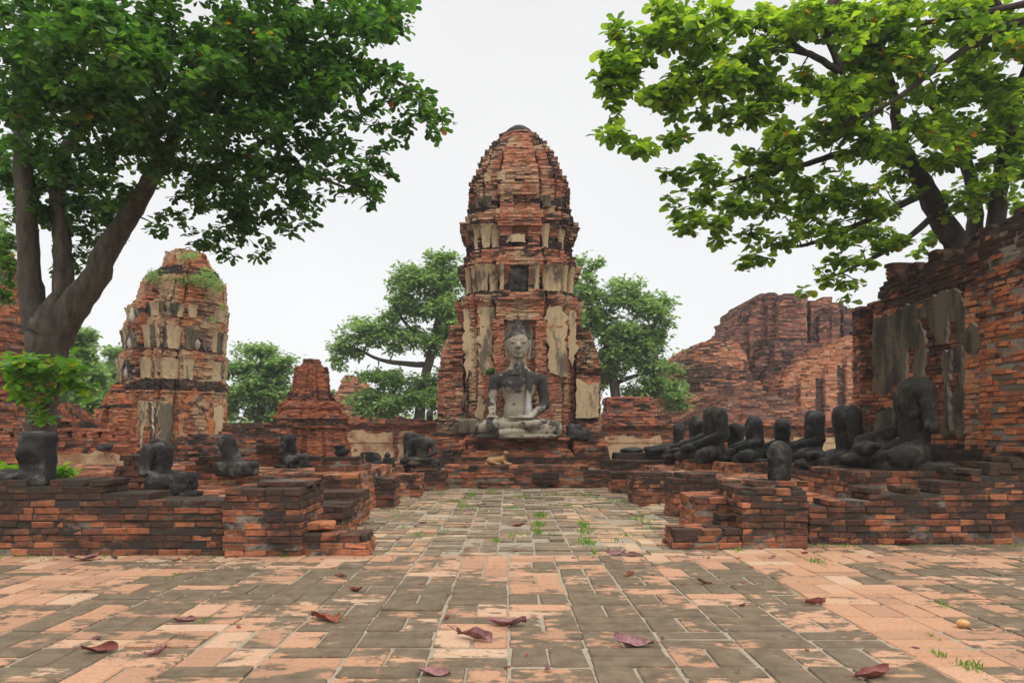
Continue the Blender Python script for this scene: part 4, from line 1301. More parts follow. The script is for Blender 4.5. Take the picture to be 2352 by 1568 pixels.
D = radians
Rw = 'headless seated statues in the row along the right terrace'
seated('largest black headless seated statue, on the broad pedestal in front of the tall plastered wall', 2078, 9.9, .815, 1.34, D(-100), 201, armL='upper', mat='brown_stone', group=Rw, vx=.017, w=.84, slant=-.2)
seated('black headless statue with a gap at its waist, beside the tall wall', 1925, 12.25, .65, 1.20, D(-100), 202, 'broken', armL='upper', armR=False, group=Rw, mat='brown_stone', w=.84)
seated('black headless statue just right of the upright stone on the pier', 1857, 14.1, .71, 1.10, D(-100), 203, group=Rw, mat='black_stone', w=.8)
seated('black headless statue partly hidden behind the upright stone on the pier', 1786, 14.9, .68, .97, D(-98), 204, armL=False, group=Rw, w=.8)
seated('black headless statue just left of the upright stone on the pier', 1722, 14.7, .69, 1.0, D(-98), 205, group=Rw, w=.8)
seated('slab-like headless statue with a flat grey back and no arms', 1682, 15.9, .62, .98, D(-72), 206, 'narrow', armL=False, armR=False, group=Rw, mat='brown_stone', w=.85)
seated('tallest statue in the far part of the row, gap under its bent arm', 1630, 15.75, .665, 1.30, D(-88), 207, group=Rw, mat='brown_stone', w=.82)
seated('headless statue half hidden behind the tallest one of the far row', 1590, 16.9, .62, 1.12, D(-90), 208, armL=False, group=Rw, mat='brown_stone', w=.9)
seated('thin headless black statue farthest along the right row', 1550, 18.3, .66, .95, D(-98), 209, 'narrow', armR='upper', armL=False, group=Rw)

seated('nearest headless grey statue on the left terrace, turned to the right', 380, 8.35, .555, .70, D(76), 221, 'narrow', armL=False, armR='upper', mat='grey_stone', cut=.98, w=.85, lk=1.45, slant=.3, lf=1.0)
seated('leaning two-piece statue on the left terrace, its torso tilted back on a block', 545, 10.15, .69, .70, D(70), 222, 'narrow', armL=False, armR=False, legs=False, slab=True, mat='grey_stone', lean=-.38, w=.8)
seated('small seated statue without head beside a dark brick stub on the left terrace', 672, 12.7, .69, .64, D(80), 223, 'narrow', armR='upper', armL=False, mat='grey_stone', w=.85, lk=1.3, slant=.3, lf=1.0)
seated('small dark headless statue facing the camera beside a tall black slab', 968, 16.05, .54, .70, D(-6), 224, mat='brown_stone')
seated('broken small statue, a torn trunk on crossed legs, left of the black slab', 850, 14.6, .57, .42, D(30), 225, 'narrow', armR='upper', armL=False, mat='black_stone', cut=.8)


def rock(name, label, cat, px, Y, zb, fn, lo, hi, vx, mat, yaw=0.0, sc=1.0, group=None, n=(0.02, 9), seed=300):
    n1 = make_noise(n[1], seed); n2 = make_noise(n[1] * .35, seed + 1)
    V, f = nets(lambda P: fn(P) + n[0] * .6 * n1(P) + n[0] * 1.4 * n2(P), lo, hi, vx)
    loc = np.array([W(px, Y), Y, zb])
    o = link_mesh(name, place(V, loc, yaw, sc), f, [M[mat]], None, None, None, loc, smooth=True)
    return tag(o, label, cat, group)

rock('stone_stump', 'weathered grey stone stump on the left front wall, before the tree trunk', 'stone', 87, 7.62, .80,
     lambda P: smax(smin(sd_box(P, (0, 0, .24), (.145, .12, .29), .05, tilt=-.03), sd_ell(P, (-.03, -.1, .30), (.13, .1, .12)), .04), -sd_ell(P, (-.02, -.2, .2), (.09, .05, .1)), .06),
     (-.28, -.3, -.06), (.28, .25, .65), .014, 'grey_stone', seed=301, n=(.022, 11))
rock('stone_stump', 'upright black stone standing on the right front pier', 'stone', 1791, 8.25, Zp(1108, 7.84) + .0,
     lambda P: smin(sd_box(P, (0, 0, .18), (.12, .10, .2), .05), sd_ell(P, (0, 0, .33), (.165, .11, .16)), .05),
     (-.28, -.25, -.05), (.28, .25, .6), .014, 'black_stone', seed=302, n=(.018, 12))
rock('stone_block', 'grey boulder lying on the left front wall at the photo edge', 'stone', 22, 7.6, .80,
     lambda P: sd_ell(P, (0, 0, .05), (.21, .15, .08)), (-.3, -.3, -.06), (.3, .3, .2), .016, 'grey_stone', seed=303, n=(.015, 12))
rock('stone_slab', 'flat dark stone slab on the left terrace in front of the small seated statue', 'stone', 676, 9.3, .56,
     lambda P: sd_box(P, (0, 0, .07), (.24, .2, .075), .03), (-.35, -.3, -.06), (.35, .3, .2), .018, 'grey_stone', seed=304, n=(.012, 9))
rock('statue_fragment', 'small broken statue lump on the two-tier pedestal of the left terrace', 'stone', 784, 11.7, Zp(1050, 11.3),
     lambda P: smin(smin(sd_ell(P, (0, 0, .07), (.12, .1, .09)), sd_ell(P, (-.03, 0, .17), (.11, .08, .045)), .02), sd_ell(P, (.1, 0, .1), (.05, .05, .05)), .02),
     (-.25, -.2, -.05), (.25, .2, .3), .014, 'black_stone', seed=305, n=(.008, 16))
rock('statue_fragment', 'small black statue remnant between the broken trunk and the tall black slab', 'stone', 893, 14.9, .57,
     lambda P: smin(sd_box(P, (0, 0, .1), (.13, .1, .12), .04), sd_ell(P, (-.03, 0, .24), (.08, .07, .08)), .02),
     (-.25, -.2, -.05), (.25, .2, .42), .014, 'black_stone', seed=306, n=(.012, 14))
rock('statue_fragment', 'black lump of crossed stone legs beside the broken trunk on the left', 'stone', 862, 15.3, .57,
     lambda P: smin(sd_ell(P, (0, 0, .14), (.13, .1, .16)), sd_ell(P, (.06, -.03, .06), (.16, .1, .08)), .03),
     (-.3, -.2, -.05), (.3, .2, .4), .016, 'black_stone', seed=316, n=(.012, 12))
rock('stone_slab', 'tall black slab standing behind the small headless statue left of the shrine', 'stone', 944, 16.5, .52,
     lambda P: smin(sd_box(P, (0, 0, .38), (.18, .12, .42), .1), sd_ell(P, (.23, 0, .62), (.12, .11, .13)), .04),
     (-.4, -.3, -.08), (.5, .3, 1.0), .022, 'black_stone', seed=307, n=(.014, 9))
rock('stone_slab', 'flat round black stone on the dark pedestal right of the shrine', 'stone', 1450, 18.4, Zp(1040, 18.05),
     lambda P: sd_ell(P, (0, 0, .06), (.32, .22, .09)), (-.45, -.3, -.05), (.45, .3, .25), .022, 'black_stone', seed=308, n=(.012, 8))
rock('statue_fragment', 'long low black piece of broken statue legs at the far end of the right row', 'stone', 1512, 18.0, Zp(1040, 18.05),
     lambda P: smin(sd_cap(P, (-.3, 0, .1), (.25, 0, .13), .1, .13), sd_cap(P, (-.2, -.1, .07), (.3, -.12, .1), .07, .09), .03),
     (-.6, -.4, -.05), (.6, .3, .4), .024, 'black_stone', seed=309, n=(.02, 8))
rock('statue_fragment', 'small upright grey stub between the thin far statue and its neighbour', 'stone', 1573, 17.6, .62,
     lambda P: sd_box(P, (0, 0, .22), (.13, .1, .28), .06), (-.3, -.25, -.1), (.3, .25, .6), .022, 'grey_stone', seed=310, n=(.012, 10))
rock('stone_block', 'squared grey stone block on the shrine base, left of the seated Buddha', 'stone', 1076, 18.05, Zp(996, 17.95),
     lambda P: smin(sd_box(P, (0, 0, .19), (.27, .2, .2), .06), sd_box(P, (-.28, .05, .14), (.1, .12, .16), .05), .02), (-.55, -.35, -.06), (.4, .35, .5), .024, 'grey_plaster', seed=311, n=(.018, 7))
rock('stone_block', 'blocky dark mass for the brickwork on the shrine base, right of the seated Buddha', 'stone', 1318, 18.0, Zp(996, 17.95) - .1,  # added blocky mass, stands in for a dark area of brickwork
     lambda P: smin(sd_box(P, (0, 0, .14), (.2, .2, .2), .06), sd_box(P, (.22, 0, .08), (.16, .18, .14), .05), .03), (-.45, -.4, -.1), (.55, .4, .5), .024, 'grey_stone', seed=312, n=(.02, 8))

# ---- the dog
nd1 = make_noise(20, 77)
def dog(P):
    d = sd_cap(P, (-.2, .03, .12), (.16, 0, .15), .115, .115)                        # trunk lying on its belly
    d = smin(d, sd_ell(P, (-.24, .0, .11), (.13, .15, .12)), .05)                    # haunch
    d = smin(d, sd_cap(P, (-.24, -.12, .10), (-.08, -.16, .05), .07, .04), .03)
    d = smin(d, sd_cap(P, (-.08, -.16, .04), (.04, -.17, .03), .035, .03), .02)
    d = smin(d, sd_cap(P, (.18, 0, .18), (.25, -.05, .31), .09, .065), .05)          # neck
    d = smin(d, sd_ell(P, (.25, -.07, .355), (.075, .085, .07)), .03)                # skull
    d = smin(d, sd_cap(P, (.265, -.13, .335), (.285, -.215, .305), .045, .028), .02)  # muzzle
    d = smin(d, sd_cap(P, (.20, -.05, .40), (.185, -.06, .455), .03, .012), .015)
    d = smin(d, sd_cap(P, (.30, -.05, .40), (.32, -.06, .452), .03, .012), .015)
    d = smin(d, sd_cap(P, (.18, -.06, .12), (.22, -.2, .04), .05, .035), .03)
    d = smin(d, sd_cap(P, (.22, -.2, .035), (.30, -.33, .03), .032, .03), .02)
    d = smin(d, sd_cap(P, (.24, .02, .1), (.33, -.1, .04), .05, .035), .03)
    d = smin(d, sd_cap(P, (.33, -.1, .035), (.40, -.24, .03), .032, .03), .02)
    d = smin(d, sd_cap(P, (-.34, .05, .06), (-.42, -.1, .03), .03, .022), .02)
    d = smin(d, sd_cap(P, (-.42, -.1, .03), (-.34, -.22, .025), .022, .015), .02)
    return d + .004 * nd1(P)
V, f = nets(dog, (-.5, -.42, -.02), (.5, .25, .52), .012)
mz = np.exp(-(((V - np.array([.285, -.21, .305])) / .065) ** 2).sum(1)) + .8 * np.exp(-(((V - np.array([.32, -.06, .455])) / .035) ** 2).sum(1)) + .8 * np.exp(-(((V - np.array([.185, -.06, .455])) / .035) ** 2).sum(1))
for sx_ in (-1, 1): mz += 1.2 * np.exp(-(((V - np.array([.25 + sx_ * .038, -.145, .37])) / .014) ** 2).sum(1))
pale = np.clip((.09 - V[:, 2]) * 8, 0, 1) * (V[:, 1] < -.12)
loc = np.array([W(1143, 16.95), 16.95, Zp(1069, 16.5) + .003])
o = link_mesh('dog', place(V, loc, D(12), .78), f, [M['fur']], None, np.stack([np.clip(mz * 1.4, 0, 1), pale * .6, pale], 1), None, loc, smooth=True)
tag(o, 'tan dog with a dark muzzle lying on the brick platform below the Buddha', 'dog')


# ================================================================== FARTHER RUINS
# ---- leaning prang on the left
def prang(label, Yc, prof, rot, seed, mats, tint, ch=0.085, bay=.36, name='brick_prang', soot_bands=(), z0=0.0, niche=None, lean_mul=1.0, pre=None):
    s_ = Yc / F
    pts = np.array(redent(bay)); c_, q_ = cos(rot), sin(rot)
    ext = np.abs(pts[:, 0] * c_ - pts[:, 1] * q_).max()
    hh = [(p[2] - p[1]) / 2 * s_ for p in prof]
    zz = np.array([Zp(p[0], Yc - .7 * h) for p, h in zip(prof, hh)]); cx = np.array([W((p[1] + p[2]) / 2, Yc) for p in prof]); hw = np.array([h / ext * .97 for h in hh])
    cen = lambda z: float(np.interp(z, zz, cx)); wid = lambda z: float(np.interp(z, zz, hw))
    root = empty(name, (cen(z0), Yc, z0), label, 'tower')
    B = Bricks(seed=seed, tint=tint, jit=0.011, ch=ch, L=0.28, d=0.22, gap=0.006, core=.012)
    z = z0
    while z < zz.max():
        w = wid(z + ch / 2) * (1 + B.r.normal() * .006)
        py = VY - (z - H) / s_
        so = -0.04 + (0.14 if B.r.random() < .12 else 0)
        for a, b_ in soot_bands:
            if b_ <= py <= a: so += .33
        ni = niche[2:] if niche and niche[1] <= py <= niche[0] else None
        if ni and py < niche[1] + 25: ni = (ni[0] * math.sqrt(max(.05, (py - niche[1]) / 25)), ni[1])
        B.course(pp_(redent(bay, ni), (cen(z), Yc), w, rot), z, so, None, .02)
        z += ch
    B.build('tower_body', mats, root)
    return root, cen, wid

PY = 24.0
pr, pcen, pwid = prang('leaning brick tower with plants on its top, left of the small stupa', PY,
    [(1075, 240, 524), (1040, 246, 520), (1000, 250, 516), (930, 266, 516), (905, 274, 514), (898, 272, 519), (880, 273, 519), (872, 283, 509), (845, 284, 510), (822, 281, 517), (812, 281, 519), (804, 290, 509),
     (770, 296, 509), (745, 293, 518), (735, 295, 519), (727, 303, 511), (700, 308, 517), (690, 312, 519), (680, 322, 514), (650, 330, 514), (640, 332, 512), (628, 342, 500), (615, 368, 492), (606, 384, 478), (585, 390, 466), (577, 392, 462)],
    radians(-36), 401, [M['prang_brick'], M['far_core']], (0.0, .9), .06, .36, soot_bands=[(905, 880), (735, 722), (815, 800), (650, 625)], niche=(1050, 918, .22, .45))
th = radians(-36)
FN = np.array([sin(th), -cos(th)]); FU = np.array([cos(th), sin(th)])            # face towards the camera's left
RN = np.array([cos(th), sin(th)]); RU = np.array([-sin(th), cos(th)])            # face towards the right
def pfl(face, fx, pl, py0, py1, wb, wt, out, mat, seed):
    z0, z1 = Zp(py0, PY - 1.6), Zp(py1, PY - 1.6); w = pwid(z0)
    n_, u_ = (FN, FU) if face == 0 else (RN, RU)
    c0 = np.array([pcen((z0 + z1) / 2), PY])
    flare(c0 + u_ * fx * w + n_ * (pl * w + .03), u_, n_, wb, wt, z0, z1, out, 'stucco_capital', M[mat], pr, seed, curve=1.8)
k = 0
for (py0, py1) in ((868, 822), (798, 748), (724, 694)):
    for face in (0, 1):
        for fx, pl in ((-.58, .88), (-.44, .88), (-.2, 1.), (.2, 1.), (.46, .88), (.58, .88), (-.715, .77), (.715, .77), (-.825, .66), (.825, .66)):
            k += 1
            if (k * 7) % 10 < 8: pfl(face, fx, pl, py0, py1, (.25 if py0 < 860 else .30), (.31 if py0 < 860 else .38), .08, 'plaster' if (k % 3 or py0 > 860) else 'grey_plaster', 500 + k)
def ppan(face, pts, pl, seed, mat='plaster', th_=.05, name='stucco_pilaster'):
    n_, u_ = (FN, FU) if face == 0 else (RN, RU)
    zc = np.mean([p[1] for p in pts]); w = pwid(zc)
    c0 = np.array([pcen(zc), PY])
    return panel(pts, c0 + n_ * pl * w, u_, n_, th_, name, M[mat], pr, seed, .03, .12, M['plaster_edge'])
z_ = lambda py: Zp(py, PY - 1.6)
wq = pwid(z_(960))
ppan(1, [(-.66 * wq, z_(1050)), (-.40 * wq, z_(1050)), (-.40 * wq, z_(930)), (-.66 * wq, z_(925))], .92, 1, 'grey_plaster')
ppan(1, [(-.9 * wq, z_(1040)), (-.72 * wq, z_(1040)), (-.72 * wq, z_(920)), (-.9 * wq, z_(920))], .72, 2)
ppan(1, [(.42 * wq, z_(1040)), (.66 * wq, z_(1040)), (.64 * wq, z_(930)), (.42 * wq, z_(930))], .92, 3)
ppan(0, [(.70 * wq, z_(1040)), (.9 * wq, z_(1040)), (.9 * wq, z_(925)), (.7 * wq, z_(925))], .72, 4, 'grey_plaster')
# gabled porch with an arched doorway on the front-left face
B = Bricks(seed=405, tint=(0.1, .95), jit=.012, ch=.06, L=.28, d=.22, gap=.006, core=.012)
z = 0.0
while z < z_(884):
    w = pwid(0.6); py = VY - (z - H) * F / (PY - 1.9)
    hw = .47 if py > 940 else max(.05, .47 * (py - 884) / 56)
    pr_ = 1.16 - (.05 if py < 940 else 0)
    nw = .15 if py > 955 else (.15 * math.sqrt(max(0, (py - 932) / 23)) if py > 932 else 0)
    P = [(-hw, -pr_)] + ([(-nw, -pr_), (-nw, -pr_ + .22), (nw, -pr_ + .22), (nw, -pr_)] if nw > .02 else []) + [(hw, -pr_), (hw, -.8), (-hw, -.8)]
    so = -.05 + (.38 if 940 > py > 932 or abs(py - 900) < 3 else 0)
    k0 = len(B.P)
    B.course(pp_(P, (pcen(z), PY), w * (1 - .012 * z), th), z, so, None, .02)
    z += B.ch
B.build('porch', [M['orange_brick'], M['far_core']], pr)
# pointed gable round the door on the front-left face, and niches with small figures
def arch(face, fx, pl, pyb, pyt, hw, th_, mat, seed, inner=.62):
    n_, u_ = (FN, FU) if face == 0 else (RN, RU)
    zb, zt = z_(pyb), z_(pyt); w = pwid((zb + zt) / 2); c0 = np.array([pcen((zb + zt) / 2), PY]) + u_ * fx * w + n_ * pl * w
    out = [(hw, zb), (hw, zb + (zt - zb) * .45), (hw * .62, zb + (zt - zb) * .75), (0, zt)]
    inn = [(x * inner, zb + (z - zb) * (inner + .12)) for x, z in out]
    pts = out + [(-x, z) for x, z in out[::-1][1:]] + [(-x, z) for x, z in inn] + [(x, z) for x, z in inn[::-1][1:]]
    return panel(pts[::-1] if False else pts, c0, u_, n_, th_, 'gable_arch', M[mat], pr, seed, .045, .11, data=(.5, .12, .5))
arch(1, 0, 1.0, 1005, 890, .66, .06, 'prang_brick', 12, .62)
for i, (face, py0, py1) in enumerate(((0, 866, 826), (0, 796, 758), (0, 735, 706), (1, 796, 758))):
    arch(face, 0.02, 1.0, py0, py1, .3, .10, 'grey_plaster', 20 + i)
    V, f = nets(lambda P: smin(sd_ell(P, (0, 0, .16), (.12, .08, .2)), sd_ell(P, (0, 0, .38), (.06, .06, .09)), .04), (-.2, -.2, -.1), (.2, .2, .55), .04)
    n_ = FN if face == 0 else RN
    zb = z_(py0); c0 = np.array([pcen(zb), PY]) + n_ * pwid(zb) * 1.0
    link_mesh('niche_figure', place(V, (c0[0], c0[1], zb), 0), f, [M['plaster_edge']], None, None, pr, smooth=True)

# ---- small brick stupa
def simple_tower(name, label, Yc, prof, rot, seed, mats, tint, ch, bands=(), cat='stupa', bay=.4, z0=0.0):
    root, c_, w_ = prang(label, Yc, prof, rot, seed, mats, tint, ch, bay, name, bands, z0)
    root['category'] = cat
    return root
simple_tower('brick_stupa', 'small stepped red brick stupa with a tapering block top', 19.5,
    [(1075, 628, 802), (1040, 630, 800), (1018, 634, 796), (1014, 640, 792), (985, 642, 788), (978, 634, 796), (970, 640, 790), (955, 636, 796), (950, 646, 780), (940, 652, 776), (932, 648, 782), (922, 656, 772), (918, 668, 760), (905, 674, 754), (890, 680, 750), (860, 684, 748), (842, 686, 744), (838, 692, 740), (832, 696, 736), (826, 700, 732)],
    radians(-28), 411, BR, (0.2, .75), .05, [(922, 898), (978, 962), (840, 824)])

# ---- dark ruin at the far left behind the tree
simple_tower('ruined_prang', 'dark brick tower ruin at the left edge behind the tree trunk', 17.0,
    [(1100, -260, 76), (1000, -255, 72), (960, -250, 70), (900, -240, 66), (880, -240, 60), (860, -230, 72), (780, -225, 68), (760, -232, 74), (720, -220, 66), (700, -215, 60), (640, -190, 40), (560, -150, 0)],
    radians(-8), 421, BR, (0.05, .7), .075, [(870, 850), (770, 750), (960, 940)], 'tower')
B = Bricks(seed=431, tint=(0.1, .8), jit=.03, ch=.085, d=.2)
Yq = 19.0
B.wall((W(60, Yq), Yq), (W(215, Yq), Yq), 1.2, 0, lambda a: Zp(np.interp(a, [0, .6, .9, 1.2, 1.5, 1.9], [915, 925, 945, 965, 985, 1000]), Yq), .2, .2, .02)
tag(B.build('ruined_wall', FB, None, (W(130, Yq), Yq, 0)), 'stepped end of a ruined brick wall just right of the tree trunk', 'wall')
# ---- pierced boundary wall, left
Yq = 16.0
pw_ = empty('pierced_wall', (W(100, Yq), Yq, 0), 'brick boundary wall with a row of small dark holes, left of the leaning tower', 'wall')
B = Bricks(seed=441, tint=(0.2, .85), jit=.016, ch=.075, d=.2)
B.wall((W(-500, Yq), Yq), (W(298, Yq), Yq), .35, 0, lambda a: Zp(985, Yq) + .03 * sin(a * 7), .25, .15, .0, .1, (Zp(1008, Yq), Zp(996, Yq), .34, .1))
B.build('wall', FB, pw_)
panel([(W(100, Yq), .35), (W(300, Yq), .35), (W(298, Yq), Zp(1045, Yq)), (W(220, Yq), Zp(1038, Yq)), (W(120, Yq), Zp(1046, Yq))], (0, Yq), (1, 0), (0, -1), .05, 'plaster_panel', M['wall_plaster'], pw_, 3, .03, .12)
rock('stone_block', 'left of two grey stones on the foot of the pierced wall', 'stone', 238, 15.8, Zp(1033, 15.85), lambda P: sd_ell(P, (0, 0, .06), (.2, .09, .09)), (-.3, -.2, -.06), (.3, .2, .2), .025, 'grey_stone', seed=318, n=(.015, 9))
rock('stone_block', 'right of two grey stones on the foot of the pierced wall', 'stone', 360, 16.3, Zp(1020, 16.3), lambda P: sd_ell(P, (0, 0, .06), (.22, .1, .09)), (-.35, -.2, -.06), (.35, .2, .2), .025, 'grey_stone', seed=319, n=(.015, 9))
# ---- red wall before the leaning tower
Yq = 17.8
B = Bricks(seed=442, tint=(0.15, .8), jit=.022, ch=.075, d=.2)
B.wall((W(300, Yq), Yq), (W(668, Yq), Yq), .5, 0, lambda a: Zp(np.interp(VX + (W(300, Yq) + a) * F / Yq, [300, 340, 395, 400, 500, 512, 640, 668], [1035, 1030, 1012, 1000, 992, 972, 968, 966]), Yq) + .03 * sin(a * 8), .35, .2, .08)
tag(B.build('brick_wall', BR, None, (W(480, Yq), Yq, 0)), 'red brick wall with a sagging top between the leaning tower and the small stupa', 'wall')

# ---- boundary walls behind the court, plastered below a brick coping
def bwall(label, px0, px1, pt, Y, seed, pl0, pl1, slab):
    root = empty('boundary_wall', (W((px0 + px1) / 2, Y), Y, 0), label, 'wall')
    B = Bricks(seed=seed, tint=(0.1, .8), jit=.02, ch=.075, d=.2)
    zt = Zp(pt, Y)
    B.wall((W(px0, Y), Y), (W(px1, Y), Y), .6, 0, lambda a: zt - .1 + .05 * sin(a * 3.1) + .04 * sin(a * 8.7), .15, .3, .0)
    B.build('wall', FB, root)
    B = Bricks(seed=seed + 1, tint=(0.2, .9), jit=.02, ch=.06, d=.2)
    for i, e_ in enumerate((.05, .11, .16, .12)):
        z = Zp(pl0, Y) + i * .06
        P = [(W(px0, Y), Y - e_), (W(px1, Y), Y - e_), (W(px1, Y), Y + .6), (W(px0, Y), Y + .6)]
        B.course(P, z, .12 + .1 * (i == 3), None, .04)
    B.build('coping', FB, root)
    for j, (a, b_) in enumerate(slab):
        panel([(W(a, Y), .2), (W(b_, Y), .2), (W(b_ - 4, Y), Zp(pl1, Y)), (W((a + b_) / 2 + 20, Y), Zp(pl1 + 8, Y)), (W((a + b_) / 2 - 20, Y), Zp(pl1 - 2, Y)), (W(a + 4, Y), Zp(pl1 + 4, Y))],
              (0, Y), (1, 0), (0, -1), .05, 'plaster_panel', M['wall_plaster'], root, seed + j, .03, .15)
        panel([(W(a, Y), Zp(1016, Y)), (W(b_, Y), Zp(1016, Y)), (W(b_, Y), Zp(1012, Y)), (W(a, Y), Zp(1012, Y))], (0, Y), (1, 0), (0, -1), .075, 'plaster_band', M['wall_plaster'], root, seed + j + 9, .01, .15)
    return root
bwall('plastered boundary wall between the small stupa and the central shrine', 760, 1015, 955, 24.0, 451, 980, 990, [(780, 905), (912, 1012)])
bwall('long plastered boundary wall with a brick coping behind the right row of statues', 1372, 2040, 962, 24.0, 455, 985, 1000, [(1385, 1520), (1700, 1800), (1815, 1990)])
rock('stone_block', 'pale stub on top of the boundary wall left of the shrine', 'stone', 987, 24.2, Zp(963, 24.2), lambda P: sd_box(P, (0, 0, .1), (.1, .09, .2), .04), (-.2, -.2, -.12), (.2, .2, .4), .03, 'grey_stone', seed=320)

# ---- big ruined mound, right
def mound(label, Y, L_, R_, depth, seed, mats, tint, ch, rel=.5, name='brick_mound', sc=.5):
    s_ = Y / F; nz_ = make_noise(sc, seed, 4); nh = make_noise(sc * 3, seed + 1, 3)
    zl = sorted((Zp(p, Y), W(x, Y)) for p, x in L_); zr = sorted((Zp(p, Y), W(x, Y)) for p, x in R_)
    B = Bricks(seed=seed, tint=tint, jit=.035, ch=ch, L=.5, d=.4, gap=.012, core=.03)
    z = -.05; top = max(zl[-1][0], zr[-1][0])
    while z < top:
        a = np.interp(z, [q[0] for q in zl], [q[1] for q in zl]); b_ = np.interp(z, [q[0] for q in zr], [q[1] for q in zr])
        if z > zl[-1][0]: a = zl[-1][1] + (z - zl[-1][0]) * 3
        if z > zr[-1][0]: b_ = zr[-1][1] - (z - zr[-1][0]) * 3
        zq = math.floor(z / .45) * .45
        a += .35 * nh(np.array([[0, 0, zq * 3]]))[0]; b_ += .35 * nh(np.array([[9, 0, zq * 3]]))[0]
        n = max(3, int((b_ - a) / .7)); xs = np.linspace(a, b_, n)
        back = .13 * max(0, zq)
        pts = np.stack([xs, np.full(n, Y), np.full(n, z * .45)], 1)
        blockx = np.round(xs / 1.1) * 1.1
        off = rel * nz_(np.stack([blockx * 1.6, np.full(n, 0.), np.full(n, zq * .5)], 1)) + .3 * rel * nh(pts)
        ys = Y + back + off + .6 * rel * (np.abs((xs - (a + b_) / 2) / ((b_ - a) / 2)) ** 3) * 2
        P = [(x, y) for x, y in zip(xs, ys)] + [(b_, Y + depth), (a, Y + depth)]
        so = .22 * nh(np.array([[3, 3, z * 1.3]]))[0]
        B.course(P, z, so, None, .03, True)
        z += ch
    loc = ((zl[0][1] + zr[0][1]) / 2, Y + depth / 2, 0)
    return tag(B.build(name, mats, None, loc), label, 'ruin')
MB_ = [M['mound_brick'], M['far_core']]
def jag(knots, Y, seed, step=.55, amp=.22):
    r = np.random.default_rng(seed); tab = r.normal(size=400) * amp
    px_, py_ = [k[0] for k in knots], [k[1] for k in knots]
    return lambda X: Zp(np.interp(VX + X * F / Y, px_, py_), Y) + tab[int((X + 100) / step) % 400]
def massif(label, Y, x0, x1, knots, ribs, seed, tint, soot, depth=6.0):
    """flat-fronted ruined mass with vertical ribs; ribs = (px0, px1, how far proud, drop below the top, soot)"""
    B = Bricks(seed=seed, tint=tint, jit=.03, ch=.11, L=.5, d=.4, gap=.012, core=.03)
    tf = jag(knots, Y, seed)
    B.wall((W(x0, Y), Y), (W(x1, Y), Y), depth, -.05, lambda a: tf(W(x0, Y) + a), .12, .2, soot, .18)
    for a_, b_, pr_, dr, so in ribs:
        yy = Y - pr_
        B.wall((W(a_, yy), yy), (W(b_, yy), yy), pr_ + .3, -.05, lambda a: tf(W(a_, yy) + a) - dr, .12, .25, so, .15)
    o = B.build('brick_mound', MB_, None, (W((x0 + x1) / 2, Y), Y + 3, 0))
    return tag(o, label, 'ruin')
massif('huge collapsed brick mound rising behind the boundary wall on the right', 41, 1684, 2060,
       [(1684, 790), (1690, 742), (1704, 735), (1706, 712), (1716, 700), (1728, 688), (1742, 682), (1800, 680), (1860, 686), (1925, 688), (1945, 698), (1966, 715), (1990, 740), (2060, 760)],
       [(1693, 1716, .5, 1.2, .1), (1722, 1758, .35, .5, .0), (1764, 1784, .8, .1, .12), (1788, 1858, 1.3, .35, .0), (1862, 1884, .6, .1, .1), (1892, 1900, 1.0, 1.0, .1), (1914, 1930, 1.1, .6, .0), (1938, 1968, .5, .4, .1),
        (1688, 1790, 1.8, 3.1, .15), (1780, 1905, 2.4, 3.3, .0), (1900, 2000, 2.0, 3.0, .05), (1700, 1830, 2.9, 4.3, .2)], 461, (.0, .55), .06)
mound('sloping orange brick shoulder on the left of the huge mound', 37,
      [(1000, 1530), (945, 1550), (900, 1556), (850, 1562), (820, 1578), (800, 1594), (790, 1612), (772, 1640), (765, 1660)], [(1000, 1800), (900, 1760), (840, 1740), (765, 1705)], 6, 471, MB_, (.35, 1.0), .11, .4)
massif('bright orange lower terrace of the huge mound, beside the tall wall', 36, 1800, 2070,
       [(1800, 868), (1830, 845), (1850, 826), (1890, 812), (1930, 800), (1975, 786), (2070, 780)],
       [(1806, 1818, .3, .5, .3), (1840, 1876, .35, .9, -.1), (1878, 1890, .2, 1.1, .4), (1896, 1925, .45, 1.0, -.12), (1928, 1940, .25, 1.0, .35), (1945, 1990, .5, .9, -.1)], 481, (.55, 1.0), -.12, 4.0)
mound('heap of fallen bricks sloping down in front of the huge mound', 33,
      [(1000, 1560), (960, 1610), (930, 1650), (900, 1690), (880, 1710)], [(1000, 1900), (940, 1870), (905, 1800), (880, 1740)], 4, 491, MB_, (.0, .6), .11, .3)
mound('low square ruin between the right background tree and the mound', 31,
      [(1000, 1412), (915, 1414), (910, 1424)], [(1000, 1520), (920, 1510), (912, 1480)], 3, 495, FB, (.2, .9), .1, .2)
mound('pinkish stepped ruin far behind the left boundary wall', 44,
      [(1000, 735), (940, 745), (900, 765), (870, 785), (862, 792)], [(1000, 930), (940, 880), (900, 850), (870, 820), (862, 812)], 4, 497, MB_, (.4, 1.0), .11, .2)


